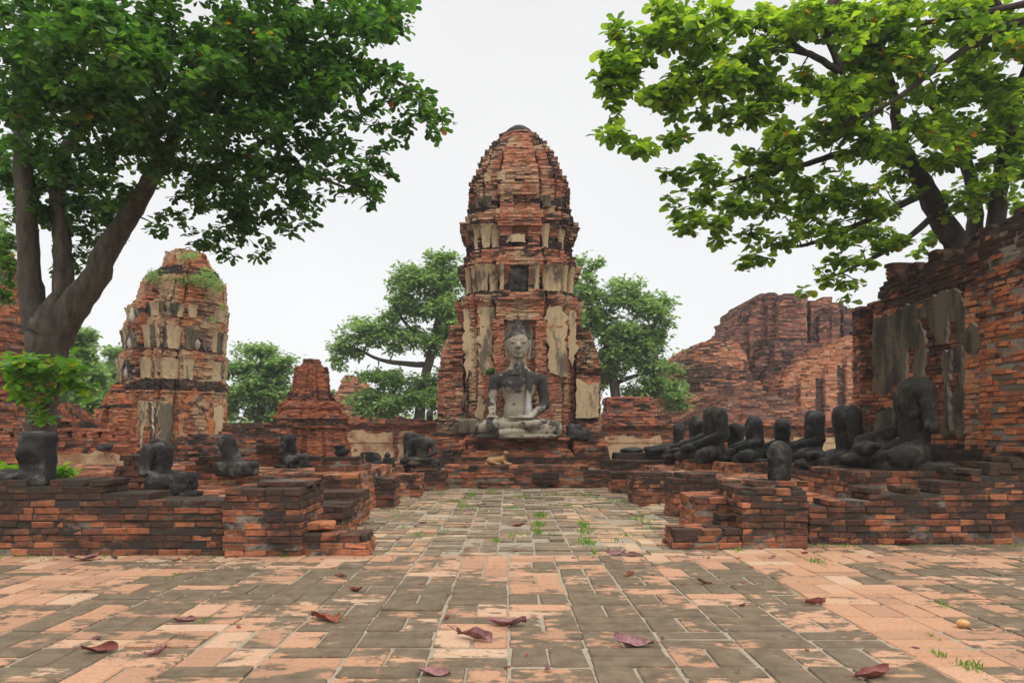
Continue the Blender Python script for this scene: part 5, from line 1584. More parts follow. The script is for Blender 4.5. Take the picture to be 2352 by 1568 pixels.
# ================================================================== TREES
def tube(B, pts, rad, sides=8, d=(.5, .5, .5), wob=0.0, rng=None):
    pts = np.asarray(pts, float); n = len(pts)
    T = np.gradient(pts, axis=0); T /= np.maximum(1e-9, np.linalg.norm(T, axis=1))[:, None]
    ref = np.array([0.31, 0.9, 0.2])
    V = []
    for i in range(n):
        a = np.cross(T[i], ref); a /= np.linalg.norm(a); b_ = np.cross(T[i], a)
        for k in range(sides):
            th = 6.2832 * k / sides
            rr_ = rad[i] * (1 + (wob * rng.normal() if rng is not None and wob else 0))
            V.append(pts[i] + rr_ * (cos(th) * a + sin(th) * b_))
    f = [(i * sides + k, i * sides + (k + 1) % sides, (i + 1) * sides + (k + 1) % sides, (i + 1) * sides + k) for i in range(n - 1) for k in range(sides)]
    f += [tuple(range((n - 1) * sides, n * sides))]
    B.add(V, f, d)


def spline(P, k=5):
    P = np.asarray(P, float); out = []
    for i in range(len(P) - 1):
        p0, p1, p2, p3 = P[max(0, i - 1)], P[i], P[i + 1], P[min(len(P) - 1, i + 2)]
        for j in range(k):
            t = j / k
            out.append(.5 * ((2 * p1) + (-p0 + p2) * t + (2 * p0 - 5 * p1 + 4 * p2 - p3) * t * t + (-p0 + 3 * p1 - 3 * p2 + p3) * t ** 3))
    out.append(P[-1]); return np.array(out)


# obovate leaf template: (along, across, droop)
LT = np.array([(0, 0, 0), (.36, -.24, .03), (.36, 0, -.02), (.36, .24, .03), (.72, -.40, .03), (.72, 0, -.04), (.72, .40, .03), (.96, -.22, -.05), (1.0, 0, -.10), (.96, .22, -.05)])
LF = [(0, 1, 2), (0, 2, 3), (1, 4, 5, 2), (2, 5, 6, 3), (4, 7, 8, 5), (5, 8, 9, 6)]
DT = np.array([(0, 0, 0), (.5, -.33, .06), (.55, .33, .06), (1.0, 0, -.08)])
DF = [(0, 1, 3), (0, 3, 2)]


def leaves_mesh(name, pos, dirs, ln, wd, tint, mat, parent, rng, simple=False):
    T, TF = (DT, DF) if simple else (LT, LF)
    n = len(pos)
    dirs = dirs / np.linalg.norm(dirs, axis=1)[:, None]
    up = np.tile(np.array([0, 0, 1.0]), (n, 1)) + rng.normal(size=(n, 3)) * .35
    side = np.cross(dirs, up); side /= np.maximum(1e-6, np.linalg.norm(side, axis=1))[:, None]
    nor = np.cross(side, dirs)
    V = pos[:, None] + dirs[:, None] * (T[None, :, :1] * ln[:, None, None]) + side[:, None] * (T[None, :, 1:2] * (ln * wd)[:, None, None] * 1.5) + nor[:, None] * (T[None, :, 2:] * ln[:, None, None])
    V = V.reshape(-1, 3); k = len(T)
    faces = [tuple(i * k + q for q in f) for i in range(n) for f in TF]
    D_ = np.repeat(np.stack([tint, np.zeros(n), np.zeros(n)], 1), k, axis=0)
    return link_mesh(name, V, faces, [mat], None, D_, parent)


def tree(name, label, limbs, clumps, ncl, leaf, bark, seed, per=8, ln=.16, wd=.5, twig=(.011, .004), group=None, simple=False, spread=.16, droop=-.15, shell=0.0, limb_sides=14, sub=0, sig=.3):
    rng = np.random.default_rng(seed)
    base = at(*limbs[0][0][:3])
    root = empty(name, base, label, 'tree', group)
    B = MB(); nodes, nrad = [], []
    for L_ in limbs:
        P = spline([at(*q[:3]) for q in L_]); R_ = spline([[q[3] * q[2] / F, 0, 0] for q in L_])[:, 0]
        P[1:-1] += rng.normal(size=(len(P) - 2, 3)) * R_[1:-1, None] * .05
        tube(B, P, R_, limb_sides, wob=.045, rng=rng)
        nodes.append(P); nrad.append(R_)
    nodes = np.vstack(nodes); nrad = np.concatenate(nrad)
    ok = nodes[:, 2] > base[2] + .25 * (nodes[:, 2].max() - base[2])
    N = nodes[ok]; NR = nrad[ok]
    # cluster points in the crown's clumps
    wts = np.array([c[2] * c[3] * (c[5] ** .5) * (c[6] if len(c) > 6 else 1) for c in clumps]); wts = wts / wts.sum()
    C = []
    for c, w_ in zip(clumps, wts):
        m = max(2, int(round(ncl * w_)))
        v = rng.normal(size=(m, 3)); v /= np.linalg.norm(v, axis=1)[:, None]
        rad = rng.random(m) ** (1 / (3 + shell * 6))
        v *= rad[:, None]
        if sub:                                       # leaves gather in smaller tufts with gaps between them
            ns = max(2, int(sub * (c[2] * c[3]) / 6000))
            cen = rng.normal(size=(ns, 3)); cen /= np.linalg.norm(cen, axis=1)[:, None]; cen *= (rng.random(ns) ** .4)[:, None] * .95
            rs = min(.5, sig * (2.2 / max(1, ns) ** .33))
            v = cen[rng.integers(0, ns, m)] + rng.normal(size=(m, 3)) * rs * .5 * np.array([1.1, 1.1, .75])
        for q in v: C.append(at(c[0] + q[0] * c[2], c[1] + q[2] * c[3], c[4] + q[1] * c[5]))
    C = np.array(C)
    d0 = np.sqrt(((C[:, None] - N[None]) ** 2).sum(-1)).min(1)
    order = np.argsort(d0)
    allN = list(N); allR = list(NR)
    arr = np.array(allN); ar_r = np.array(allR)
    pos, dirs, lens = [], [], []
    cap = len(arr) + 3 * len(C) + 10
    buf = np.zeros((cap, 3)); bufr = np.zeros(cap); cnt = len(arr); buf[:cnt] = arr; bufr[:cnt] = ar_r
    for i in order:
        c = C[i]
        dd = ((buf[:cnt] - c) ** 2).sum(1) * (1 + .15 * (buf[:cnt, 2] > c[2] + .3))
        j = int(dd.argmin()); a = buf[j]; L0 = math.sqrt(((c - a) ** 2).sum())
        if L0 < 1e-3: continue
        r0 = min(bufr[j] * .75, twig[0] * (1 + 1.2 * min(L0, 2.0))); r1 = min(r0, twig[1])
        mid = (a + c) / 2 + rng.normal(size=3) * L0 * .08 + np.array([0, 0, .05 * L0])
        P = spline([a, mid, c], 2)
        tube(B, P, np.linspace(r0, r1, len(P)), 4)
        for t_, p in ((.5, mid), (.8, P[-2]), (1.0, c)):
            buf[cnt] = p; bufr[cnt] = r0 + (r1 - r0) * t_; cnt += 1
        ax = (c - mid); ax /= max(1e-6, np.linalg.norm(ax))
        m = max(3, int(rng.normal(per, per * .2)))
        ph = rng.uniform(0, 6.28)
        for q in range(m):
            az = ph + 6.2832 * q / m + rng.normal() * .3
            dv = np.array([cos(az), sin(az), 0]) + ax * .45 + np.array([0, 0, rng.normal() * .35 + droop])
            back = rng.random() ** 1.5
            pos.append(c - ax * back * min(L0 * .7, spread * 1.6) + rng.normal(size=3) * spread * .25); dirs.append(dv); lens.append(ln * rng.uniform(.6, 1.2))
    B.build('trunk', bark, root, smooth=True)
    pos, dirs, lens = np.array(pos), np.array(dirs), np.array(lens)
    leaves_mesh('crown', pos, dirs, lens, wd * rng.uniform(.8, 1.15, len(pos)), rng.random(len(pos)), leaf, root, rng, simple)
    return root


# ---- big shading tree, left
LY = 10.5
limbs = [[(88, 1150, LY, 41.4), (92, 1060, LY, 34.8), (96, 960, LY, 31.8), (104, 860, LY, 37.0), (112, 780, LY, 44.4), (122, 735, LY, 40.0), (126, 700, LY, 26.0), (128, 672, LY, 8.0)],
         [(104, 880, LY, 14.0), (98, 800, LY, 31.0), (76, 700, LY, 26.6), (66, 600, LY, 22.9), (60, 480, LY, 20.7), (52, 340, LY, 18.5), (46, 200, LY - .3, 14.8), (60, 40, LY - .6, 10.4), (80, -80, LY - .8, 6.7)],
         [(112, 860, LY, 14.0), (122, 790, LY, 34.0), (172, 700, LY, 32.6), (218, 640, LY, 28.1), (246, 575, LY, 25.2), (290, 505, LY - .1, 22.2), (334, 432, LY - .2, 19.2), (385, 350, LY - .4, 15.5), (425, 255, LY - .6, 13.3), (460, 130, LY - .8, 9.6), (520, 10, LY - 1, 6.7), (560, -90, LY - 1, 4.4)],
         [(122, 790, LY + .1, 10.0), (138, 710, LY + .1, 21.0), (146, 620, LY + .15, 20.7), (140, 520, LY + .2, 18.5), (132, 430, LY + .3, 17.0), (152, 340, LY + .4, 14.1), (225, 260, LY + .5, 9.6), (280, 150, LY + .4, 6.7)],
         [(372, 370, LY - .35, 10.4), (450, 385, LY - .6, 8.1), (540, 370, LY - .9, 6.7), (640, 300, LY - 1.2, 5.2), (760, 240, LY - 1.4, 3.7)],
         [(420, 265, LY - .6, 9.6), (520, 255, LY - .9, 7.4), (620, 320, LY - 1.2, 5.9), (700, 390, LY - 1.5, 4.4), (790, 430, LY - 1.6, 3.0)],
         [(455, 150, LY - .8, 8.1), (580, 90, LY - 1.2, 6.7), (720, 100, LY - 1.5, 5.2), (860, 160, LY - 1.7, 3.7), (970, 220, LY - 1.8, 3.0)],
         [(150, 345, LY + .4, 8.9), (240, 330, LY + .2, 6.7), (330, 240, LY, 5.2), (390, 130, LY - .3, 4.4)],
         [(50, 300, LY, 10.4), (0, 200, LY - .6, 7.4), (-80, 120, LY - 1, 5.9)]]
cl = [(60, 60, 170, 130, 8.2, 1.6), (240, 90, 170, 140, 8.0, 1.6), (430, 100, 170, 140, 8.4, 1.6), (620, 80, 160, 130, 8.8, 1.3), (780, 60, 130, 100, 9, 1.2), (890, 25, 80, 60, 9, .8),
      (110, 240, 170, 120, 9.2, 1.6), (300, 270, 170, 130, 9.4, 1.6), (480, 250, 170, 120, 9.4, 1.4), (640, 230, 150, 120, 9.2, 1.2), (770, 210, 120, 110, 9, 1.1), (870, 170, 70, 60, 8.9, .6),
      (950, 225, 62, 42, 8.8, .5), (985, 275, 48, 45, 8.8, .4), (1005, 300, 30, 35, 8.8, .3), (915, 270, 45, 50, 8.9, .4), (860, 330, 40, 45, 9, .4),
      (620, 390, 140, 95, 9.2, 1.1), (770, 380, 95, 85, 9.1, .9), (470, 410, 110, 80, 9.6, .9), (550, 480, 75, 70, 9.3, .6), (545, 540, 55, 48, 9.2, .5), (520, 580, 32, 30, 9.2, .3), (690, 480, 70, 50, 9.1, .5), (705, 530, 42, 26, 9.1, .3),
      (640, 505, 55, 40, 9.2, .4), (830, 435, 48, 42, 9.0, .4), (868, 465, 20, 28, 9.0, .3), (400, 500, 55, 35, 9.8, .5), (345, 530, 30, 18, 9.9, .3),
      (200, 420, 120, 90, 10.2, 1.0), (330, 350, 100, 90, 10, .9), (110, 440, 80, 90, 10.8, .6, 2), (40, 420, 60, 110, 11.2, .6, 2), (230, 540, 60, 48, 10.9, .4, 1.6), (165, 600, 45, 70, 11.0, .3, 2), (190, 500, 60, 60, 10.9, .4, 1.8),
      (20, 560, 34, 90, 11.6, .4, 2.5), (110, 330, 110, 80, 10.4, .8, 1.4), (230, 470, 70, 60, 10.6, .5, 1.5), (590, 560, 40, 30, 9.1, .3), (480, 560, 40, 36, 9.2, .3), (880, 420, 30, 40, 9, .3), (10, 660, 22, 50, 11.6, .3, 1.5), (560, 170, 150, 90, 9.6, 1.0),
      (120, -140, 220, 130, 8.6, 1.8, .55), (420, -150, 220, 130, 8.8, 1.8, .55), (700, -120, 160, 110, 9, 1.4, .5), (250, -330, 260, 120, 9.2, 1.8, .4), (560, -320, 200, 110, 9.2, 1.6, .4)]
tree('shade_tree', 'large dark green tree with a forked trunk, leaning over from the left edge', limbs, cl, 4900, M['leaf_dark'], M['bark'], 601, 9, .12, .52, (.010, .004), spread=.12, sub=15, sig=.36)
# fresh shoot on its trunk
limbs = [[(95, 1000, LY - .45, 5), (100, 940, LY - .55, 4), (90, 880, LY - .6, 3), (70, 850, LY - .7, 2)], [(98, 960, LY - .5, 3.5), (130, 890, LY - .7, 2.5), (180, 870, LY - .8, 1.5)]]
sh = [(40, 850, 48, 38, LY - .9, .3), (95, 850, 55, 40, LY - .9, .25), (150, 855, 45, 32, LY - .8, .3), (205, 885, 28, 22, LY - .8, .2), (75, 900, 45, 35, LY - .8, .2), (95, 940, 28, 28, LY - .65, .12)]
o = tree('leafy_shoot', 'bright green leafy shoot sprouting from the trunk of the large left tree', limbs, sh, 95, M['leaf_fresh'], M['bark'], 602, 7, .17, .5, (.006, .003), spread=.1)
o['category'] = 'shoot'
for lb, px, py, wx in (('low bright green shoots behind the stone stump at the left edge', 20, 1076, 40), ('low bright green shoots right of the stone stump on the left wall', 150, 1080, 22)):
    o = tree('leafy_plant', lb, [[(px, 1115, 8.2, 3), (px + 4, 1095, 8.2, 2), (px + 6, 1080, 8.2, 1)]], [(px, py, wx, 12, 8.2, .2)], 12, M['leaf_fresh'], M['bark'], 603 + wx, 6, .12, .5, (.004, .002), spread=.06)
    o['category'] = 'plant'

# ---- big bright tree, right
RY = 13.2
limbs = [[(2245, 1050, RY, 37.4), (2240, 800, RY, 33.1), (2225, 640, RY, 30.2), (2200, 570, RY, 27.4), (2160, 500, RY, 23.8), (2118, 420, RY - .2, 20.2), (2085, 362, RY - .4, 15.8), (2062, 300, RY - .6, 12.2), (2050, 210, RY - .8, 10.2), (2020, 120, RY - 1, 6.8)],
         [(2100, 390, RY - .3, 13.0), (2050, 365, RY - .6, 10.8), (1990, 352, RY - .9, 10.2), (1920, 356, RY - 1.2, 7.6), (1840, 380, RY - 1.5, 6.0), (1740, 400, RY - 1.8, 4.2), (1640, 430, RY - 2, 3.0)],
         [(2235, 660, RY + .2, 23.0), (2240, 540, RY + .3, 18.0), (2232, 420, RY + .3, 13.7), (2190, 300, RY + .1, 11.9), (2120, 215, RY - .3, 7.6), (2060, 120, RY - .6, 5.1)],
         [(2255, 680, RY - .2, 24.5), (2284, 540, RY - .3, 19.4), (2300, 400, RY - .5, 16.6), (2325, 270, RY - .8, 13.7), (2365, 150, RY - 1.3, 11.5), (2440, 20, RY - 1.8, 11.0)],
         [(2440, 20, RY - 1.8, 11.9), (2352, 45, RY - 2.2, 9.3), (2240, 98, RY - 2.5, 7.6), (2130, 175, RY - 2.7, 6.0), (2030, 245, RY - 2.8, 4.2), (1940, 285, RY - 2.9, 3.0)],
         [(2365, 150, RY - 1.4, 10.2), (2250, -30, RY - 2, 11.9), (2080, -70, RY - 2.2, 11.9), (1960, -40, RY - 2.4, 11.0), (1895, 40, RY - 2.5, 10.2), (1915, 120, RY - 2.5, 7.6), (1945, 190, RY - 2.5, 5.1), (2000, 260, RY - 2.5, 3.4)],
         [(1925, 165, RY - 2.5, 7.6), (1860, 125, RY - 2.6, 6.8), (1780, 115, RY - 2.7, 6.0), (1690, 150, RY - 2.8, 5.1), (1600, 190, RY - 2.9, 3.8), (1500, 210, RY - 3, 2.5)],
         [(1860, 125, RY - 2.6, 5.1), (1760, 70, RY - 2.7, 4.2), (1640, 50, RY - 2.8, 3.4), (1520, 80, RY - 2.9, 2.5)],
         [(2130, 440, RY - .2, 10.2), (2050, 480, RY - .6, 7.6), (1960, 520, RY - .9, 6.0), (1860, 560, RY - 1.2, 4.2), (1780, 570, RY - 1.4, 3.0)],
         [(2150, 490, RY - .1, 8.5), (2080, 550, RY - .5, 6.0), (1990, 600, RY - .8, 4.2), (1900, 640, RY - 1.0, 2.5)],
         [(2085, 60, RY - 2.3, 5.1), (2200, 40, RY - 2.4, 6.0), (2352, 10, RY - 2.4, 7.6), (2440, -10, RY - 2.2, 8.5)]]
cl = [(1600, 60, 120, 70, 10.4, .9), (1520, 40, 60, 50, 10.3, .5), (1450, 110, 85, 55, 10.2, .6), (1400, 150, 50, 50, 10.2, .4), (1420, 215, 65, 60, 10.2, .5), (1435, 300, 50, 42, 10.2, .4), (1470, 335, 60, 20, 10.2, .4),
      (1540, 240, 80, 55, 10.3, .6), (1545, 300, 40, 35, 10.2, .4), (1640, 170, 110, 70, 10.4, .8), (1790, 70, 130, 80, 10.6, 1.0), (1750, 200, 100, 60, 10.6, .8), (1680, 270, 80, 40, 10.4, .6), (1980, 60, 150, 80, 10.8, 1.1),
      (2200, 50, 150, 80, 11.2, 1.2), (2320, 110, 80, 90, 11.6, 1.0), (1900, 210, 110, 70, 10.8, .9), (2070, 180, 140, 90, 11.2, 1.1), (2250, 210, 110, 100, 11.8, 1.1), (1850, 310, 110, 55, 11.0, .8), (1970, 320, 110, 65, 11.2, .9),
      (2140, 310, 120, 80, 11.8, 1.1), (2280, 360, 90, 90, 12.4, .9), (1740, 370, 90, 42, 11.0, .6), (1640, 400, 70, 30, 10.9, .4), (1555, 405, 50, 24, 10.8, .3), (1620, 470, 85, 48, 10.9, .5), (1560, 520, 38, 32, 10.8, .3), (1640, 520, 55, 35, 10.9, .4),
      (1700, 470, 60, 40, 11.0, .4), (1790, 430, 95, 60, 11.3, .7), (1890, 440, 95, 60, 11.6, .8), (2020, 450, 90, 65, 12.2, .8), (1720, 555, 42, 40, 11.3, .3), (1735, 605, 30, 26, 11.3, .3), (1770, 575, 30, 28, 11.3, .3), (1830, 520, 65, 40, 11.5, .5),
      (1920, 530, 75, 50, 11.8, .6), (2040, 540, 65, 50, 12.4, .6), (1975, 600, 65, 34, 12, .4), (1900, 625, 45, 22, 11.8, .3), (1835, 668, 40, 13, 11.6, .2), (1930, 665, 24, 34, 11.8, .2), (1985, 650, 20, 16, 12, .2), (2330, 480, 36, 50, 13.2, .5), (2200, 440, 70, 60, 12.6, .7),
      (2120, 560, 30, 40, 13.4, .5), (2330, 260, 50, 80, 12.4, .7), (2340, 350, 70, 90, 12.8, .8),
      (2490, 130, 150, 120, 12.6, 1.2, .5), (2470, 360, 120, 100, 13.2, 1.0, .5)]
tree('bright_tree', 'large bright green tree spreading over the tall ruined wall from the right', limbs, cl, 2850, M['leaf_bright'], M['dark_bark'], 611, 8, .165, .62, (.012, .005), spread=.13, sub=12, sig=.34)

# ---- background trees
FT = 'trees growing beyond the ruins'
def far_tree(label, Y, trunk, cl, n, seed, ln=.3):
    cl = [(c[0], c[1], c[2], c[3], Y + (c[4] if len(c) > 4 else 0), max(c[2], c[3]) * Y / F * .8) for c in cl]
    limbs = [[(q[0], q[1], Y, q[2]) for q in L_] for L_ in trunk]
    return tree('background_tree', label, limbs, cl, n, M['leaf_far'], M['bark'], seed, 7, ln, .55, (.03, .012), FT, True, .32, -.1, .5, 6, sub=30, sig=.5)
far_tree('tall leafy tree behind the left side of the central tower', 34, [[(960, 1020, 16), (965, 930, 13), (985, 830, 11), (1010, 720, 8), (1030, 640, 5)], [(990, 838, 7), (930, 835, 6), (870, 825, 4), (820, 800, 3)], [(985, 800, 6), (930, 740, 4), (900, 690, 3)]],
         [(1020, 630, 60, 50), (960, 640, 60, 45), (1000, 590, 40, 20), (920, 665, 45, 35), (970, 710, 70, 45), (900, 720, 40, 25), (850, 745, 50, 30), (900, 780, 70, 35), (820, 790, 50, 35), (1000, 780, 60, 40), (870, 870, 60, 30), (940, 880, 60, 35), (840, 925, 60, 40), (930, 930, 70, 35), (985, 900, 45, 50), (800, 830, 30, 25), (1040, 720, 40, 80)], 3200, 621)
far_tree('rounded dense tree behind the right side of the central tower', 35, [[(1420, 1020, 15), (1415, 920, 12), (1400, 820, 10), (1380, 720, 7), (1360, 640, 4)], [(1405, 830, 7), (1460, 790, 5), (1510, 740, 3)], [(1410, 880, 6), (1470, 860, 4), (1530, 850, 3)]],
         [(1350, 620, 30, 30), (1340, 690, 40, 60), (1420, 680, 60, 36), (1490, 700, 55, 42), (1390, 740, 60, 50), (1470, 770, 70, 50), (1520, 750, 32, 36), (1420, 820, 70, 45), (1510, 845, 50, 36), (1380, 870, 40, 40), (1480, 895, 60, 26), (1540, 895, 45, 34), (1550, 935, 30, 22), (1330, 800, 40, 80)], 3200, 622)
far_tree('light green bushy tree between the leaning tower and the small stupa', 36, [[(600, 1020, 12), (600, 930, 9), (605, 850, 6)], [(620, 880, 4), (660, 830, 2.5), (690, 822, 1.2)]],
         [(600, 820, 60, 32), (555, 850, 50, 40), (640, 850, 40, 40), (590, 900, 80, 50), (650, 910, 40, 50), (540, 930, 50, 45), (620, 960, 70, 40)], 2100, 623)
far_tree('shadowed tree right of the forked trunk on the left', 30, [[(200, 1020, 12), (195, 930, 9), (190, 830, 6)]],
         [(185, 790, 40, 38), (170, 850, 50, 40), (215, 860, 40, 40), (200, 930, 60, 50), (160, 900, 40, 40), (230, 960, 40, 30)], 1600, 624)
far_tree('pale distant tree just left of the leaning tower', 42, [[(262, 1020, 10), (264, 930, 8), (268, 850, 5)]],
         [(272, 810, 36, 24), (255, 845, 34, 30), (290, 850, 30, 40), (262, 900, 40, 50), (250, 960, 40, 40)], 900, 625)
far_tree('thin far tree low behind the small stupa', 46, [[(770, 1010, 7), (772, 930, 5), (775, 900, 3)]], [(772, 905, 16, 22), (768, 940, 22, 24)], 160, 626)
far_tree('small dark tree at the far left between trunk and ruin', 28, [[(20, 1000, 10), (15, 850, 8), (20, 700, 5)]], [(20, 640, 40, 60), (-20, 560, 40, 80), (30, 720, 30, 40)], 350, 627)
hz = []
B = MB(); r = np.random.default_rng(9)
pos = np.stack([r.uniform(-150, 150, 9000), r.uniform(120, 150, 9000), np.zeros(9000)], 1)
pos[:, 2] = r.random(9000) * (5.2 + 1.6 * np.sin(pos[:, 0] * .16) + 1.1 * np.sin(pos[:, 0] * .47 + 1))
o = leaves_mesh('woodland', pos, r.normal(size=(9000, 3)), np.full(9000, 1.5), np.full(9000, .6), r.random(9000), M['leaf_far'], None, r, True)
tag(o, 'far line of dark green woodland on the horizon', 'woodland', kind='stuff')
# plants on top of the leaning tower
pcs = [(365, 640, 30, 18), (420, 645, 40, 14), (470, 640, 32, 24), (498, 660, 18, 22), (435, 590, 32, 8), (352, 632, 14, 12), (512, 705, 6, 12), (490, 735, 8, 8)]
o = tree('tower_plants', 'scrubby plants growing on the broken top of the leaning tower', [[(430, 660, PY - .5, 2), (432, 640, PY - 1, 1)]], [(a, b_, c, d, PY - 1.1, .6) for a, b_, c, d in pcs], 330, M['leaf_far'], M['bark'], 631, 6, .13, .35, (.006, .003), None, True, .1, .3)
o['category'] = 'plants'
o = tree('leafy_plant', 'small green plant rooted in the brickwork beside the statue shoulder', [[(1128, 868, 18.4, 1.5), (1126, 852, 18.3, 1)]], [(1127, 852, 9, 9, 18.3, .1)], 14, M['leaf_dark'], M['bark'], 632, 5, .13, .5, (.005, .002), spread=.05)
o['category'] = 'plant'


# ================================================================== FALLEN LEAVES
def fallen(label, px, py, spx, a, curl, t, seed):
    r = np.random.default_rng(seed)
    Y = F * H / (py - VY); l = spx * Y / F
    nu, nv = 10, 6
    V, D_ = [], []
    k1 = r.uniform(1.5, 3.2) * curl; ph = r.uniform(-.3, .3); bend = r.uniform(-.5, .9); lift = r.uniform(.02, .30); tw = r.uniform(-.22, .22)
    for i in range(nu + 1):
        u = i / nu
        wd = .38 * l * (sin(pi * min(1, u * .93 + .05)) ** .75) * (.75 + .5 * u)
        for j in range(nv + 1):
            v = j / nv * 2 - 1
            an = v * k1 * .5
            y = wd / 2 * (sin(an) / max(.2, k1 * .5)) * 1.1
            z = wd / 2 * (1 - cos(an)) / max(.2, k1 * .5) * 1.5 + l * (.10 * bend * (2 * u - 1) ** 2 + lift * u ** 3 + .10 * (1 - u) ** 3) + tw * l * v * (u - .5) + r.normal() * l * .014 + .035 * l * sin(8 * u + 4 * v + ph * 9) * abs(v)
            V.append((u * l - l / 2, y, z)); D_.append((np.clip(t + r.normal() * .06, 0, 1), 0, 0))
    V = np.array(V)
    f = [(i * (nv + 1) + j, (i + 1) * (nv + 1) + j, (i + 1) * (nv + 1) + j + 1, i * (nv + 1) + j + 1) for i in range(nu) for j in range(nv)]
    roll = r.uniform(-.6, .6)
    V = np.stack([V[:, 0], V[:, 1] * cos(roll) - V[:, 2] * sin(roll), V[:, 1] * sin(roll) + V[:, 2] * cos(roll)], -1)
    V[:, 2] -= V[:, 2].min() - .004
    loc = np.array([W(px, Y), Y, 0.0 if Y < 7.44 or W(px, Y) > 2 else -.008])
    P = place(V, loc, a)
    o = link_mesh('fallen_leaf', P, f, [M['dry_leaf']], None, D_, None, loc, smooth=True)
    tag(o, label, 'leaf', 'dry leaves fallen on the paving')
    B = MB()
    e_ = np.array([P[3], P[3] + (P[3] - P[nv + 1 + 3]) * 1.6 + np.array([0, 0, .01 * l]), P[3] + (P[3] - P[nv + 1 + 3]) * 2.8 + np.array([0, 0, -.02 * l])])
    e_[:, 2] = np.maximum(e_[:, 2], loc[2] + .006)
    tube(B, e_, [.016 * l, .013 * l, .011 * l], 5, (t, 0, 0))
    B.build('stalk', M['dry_leaf'], o)

FL = [('spread-out dry leaf at the foot of the left wall, below the tree', 192, 1287, 62, .1, .7, .35), ('small dark curled leaf at the wall foot, second from the left edge', 263, 1283, 28, 2.6, 1.6, .1),
      ('tiny red curled leaf at the wall foot left of the pier', 405, 1288, 20, .4, 1.4, .6), ('small dark red leaf on the paving just below the left steps', 783, 1325, 32, 2.9, 1.3, .4),
      ('small red leaf below and right of the one under the steps', 818, 1358, 40, -.5, 1.3, .6), ('curled brown-red leaf left of the large red one, by a grass sprig', 425, 1427, 52, .1, 1.3, .3),
      ('large bright red curled leaf with a long stalk, left of centre', 745, 1424, 82, 2.7, 1.2, .75), ('tiny pointed leaf standing upright left of the vertical joint', 1028, 1421, 30, 1.3, 1.6, .5),
      ('long pale mauve leaf just right of the small upright one', 1165, 1437, 88, 3.0, .9, .3), ('long leaf tilted down to the right, below the pale mauve one', 1090, 1470, 92, -.45, 1.2, .35),
      ('large dark red leaf curled like a boat, near the lower left corner', 232, 1496, 78, .15, 1.5, .55), ('smaller dark red leaf right of the boat-shaped one', 358, 1504, 48, .7, 1.4, .3),
      ('pale leaf lying at the bottom edge left of centre', 997, 1549, 78, 3.0, .8, .3), ('small tent-shaped leaf at the bottom edge right of centre', 1258, 1538, 38, 1.2, 1.5, .2),
      ('broad pale mauve leaf in the right half, nearest the centre line', 1455, 1482, 92, 3.1, .8, .25), ('left of two dark leaves side by side where the court begins', 1413, 1272, 45, .2, .9, .2),
      ('right of two dark leaves side by side where the court begins', 1450, 1277, 38, 2.8, .9, .25), ('brown star-like curled leaf below the pair at the court edge', 1446, 1322, 40, .8, 1.9, .9),
      ('brown curled-up leaf halfway between the star-like leaf and the right wall', 1620, 1341, 40, 2.3, 1.9, .85), ('arched red-brown leaf on the orange band at right', 1872, 1388, 55, .25, 1.3, .6),
      ('funnel-shaped leaf at the foot of the right wall', 2076, 1251, 62, -.6, 1.2, .5), ('flat dark leaf at the foot of the right wall, left of the funnel-shaped one', 1935, 1250, 58, .0, .9, .3),
      ('large purple-red leaf at the lower right bottom edge', 2002, 1558, 100, .3, 1.1, .5), ('tiny dark tent-shaped leaf near the bottom, left of the large purple one', 1695, 1545, 22, 1.1, 1.6, .2),
      ('tiny red shrivelled leaf left of the arched leaf', 1706, 1392, 24, .5, 1.8, .7), ('brown leaf in the middle of the court left of the grass line', 1190, 1209, 32, .3, 1.4, .6),
      ('little leaf in the far court, left of the centre line', 1107, 1161, 22, .2, 1.3, .5), ('flat dark leaf near the left side of the court', 968, 1202, 22, .1, .8, .2),
      ('tiny orange scrap of leaf near the court edge, centre left', 1073, 1260, 14, .2, 1.6, .9), ('brown leaf before the low wide pier, third from the shrine', 1478, 1164, 32, .25, 1.0, .7),
      ('small leaf close to the narrow far pier on the right', 1408, 1131, 20, .4, 1.2, .6), ('tiny red scrap of leaf on the vertical joint at the bottom', 1163, 1536, 18, .1, 1.5, .5),
      ('small dry leaf with a green sprig before the right wall', 1848, 1272, 22, .4, 1.6, .6)]
for i, q in enumerate(FL): fallen(*q, 700 + i)
Yq = F * H / (1440 - VY)
nF = make_noise(40, 801)
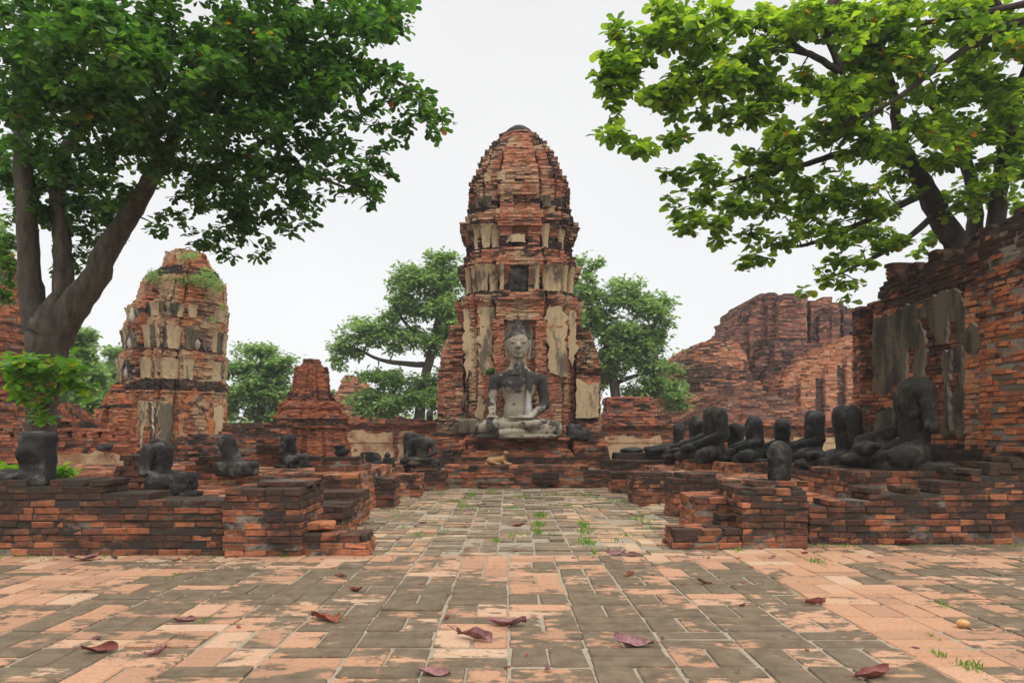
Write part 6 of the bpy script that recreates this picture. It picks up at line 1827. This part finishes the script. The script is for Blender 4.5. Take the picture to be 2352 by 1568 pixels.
V, f = nets(lambda P: sd_ell(P, (0, 0, .028), (.045, .036, .03)) + .002 * nF(P), (-.07, -.07, -.02), (.07, .07, .08), .008)
loc = np.array([W(2212, Yq), Yq, 0.0])
tag(link_mesh('fallen_fruit', place(V, loc), f, [M['fruit']], None, None, None, loc, smooth=True), 'small round orange fruit lying on the paving at right', 'fruit')


# small litter on the paving: crumbs of brick, twigs and leaf scraps
B = MB(); r = np.random.default_rng(91)
for _ in range(420):
    if r.random() < .45:
        x, y = r.uniform(-8, 8), (7.38 - abs(r.normal()) * .12 if r.random() < .5 else r.uniform(3.5, 7.3))
    else:
        x, y = r.uniform(-2.1, 2.1), r.uniform(7.6, 16)
    l = r.uniform(.006, .03); a = r.uniform(0, 6.28); w = l * r.uniform(.25, .8); h = l * r.uniform(.15, .5); zz0 = -.006 if y > 7.44 else .002
    p = [(-l, -w, 0), (l, -w * .7, 0), (l * .8, w, 0), (-l * .7, w, 0), (-l * .6, -w * .5, h), (l * .5, -w * .4, h * .8), (l * .5, w * .5, h), (-l * .5, w * .5, h * .7)]
    B.add(place(np.array(p), (x, y, zz0), a), F8, (r.random(), 0, 0))
tag(B.build('leaf_litter', M['dry_leaf']), 'tiny dry scraps and crumbs scattered over the paving', 'litter', kind='stuff')

# ------------------------------------------------------------------ faint humid air
if HAZE > 0:
    m = bpy.data.materials.new('haze_air'); m.use_nodes = True
    nt = m.node_tree; nt.nodes.clear()
    o_ = nt.nodes.new('ShaderNodeOutputMaterial'); v_ = nt.nodes.new('ShaderNodeVolumePrincipled')
    v_.inputs['Color'].default_value = (0.95, 0.97, 1.0, 1); v_.inputs['Density'].default_value = HAZE
    nt.links.new(v_.outputs[0], o_.inputs['Volume'])
    x0, x1, y0, y1, z0, z1 = -160, 160, -12, 160, -1.1, 22
    V = [(x, y, z) for z in (z0, z1) for x, y in ((x0, y0), (x1, y0), (x1, y1), (x0, y1))]
    o = link_mesh('haze', V, F8, [m])
    tag(o, 'thin pale haze filling the air over the ruins', 'haze', kind='stuff')
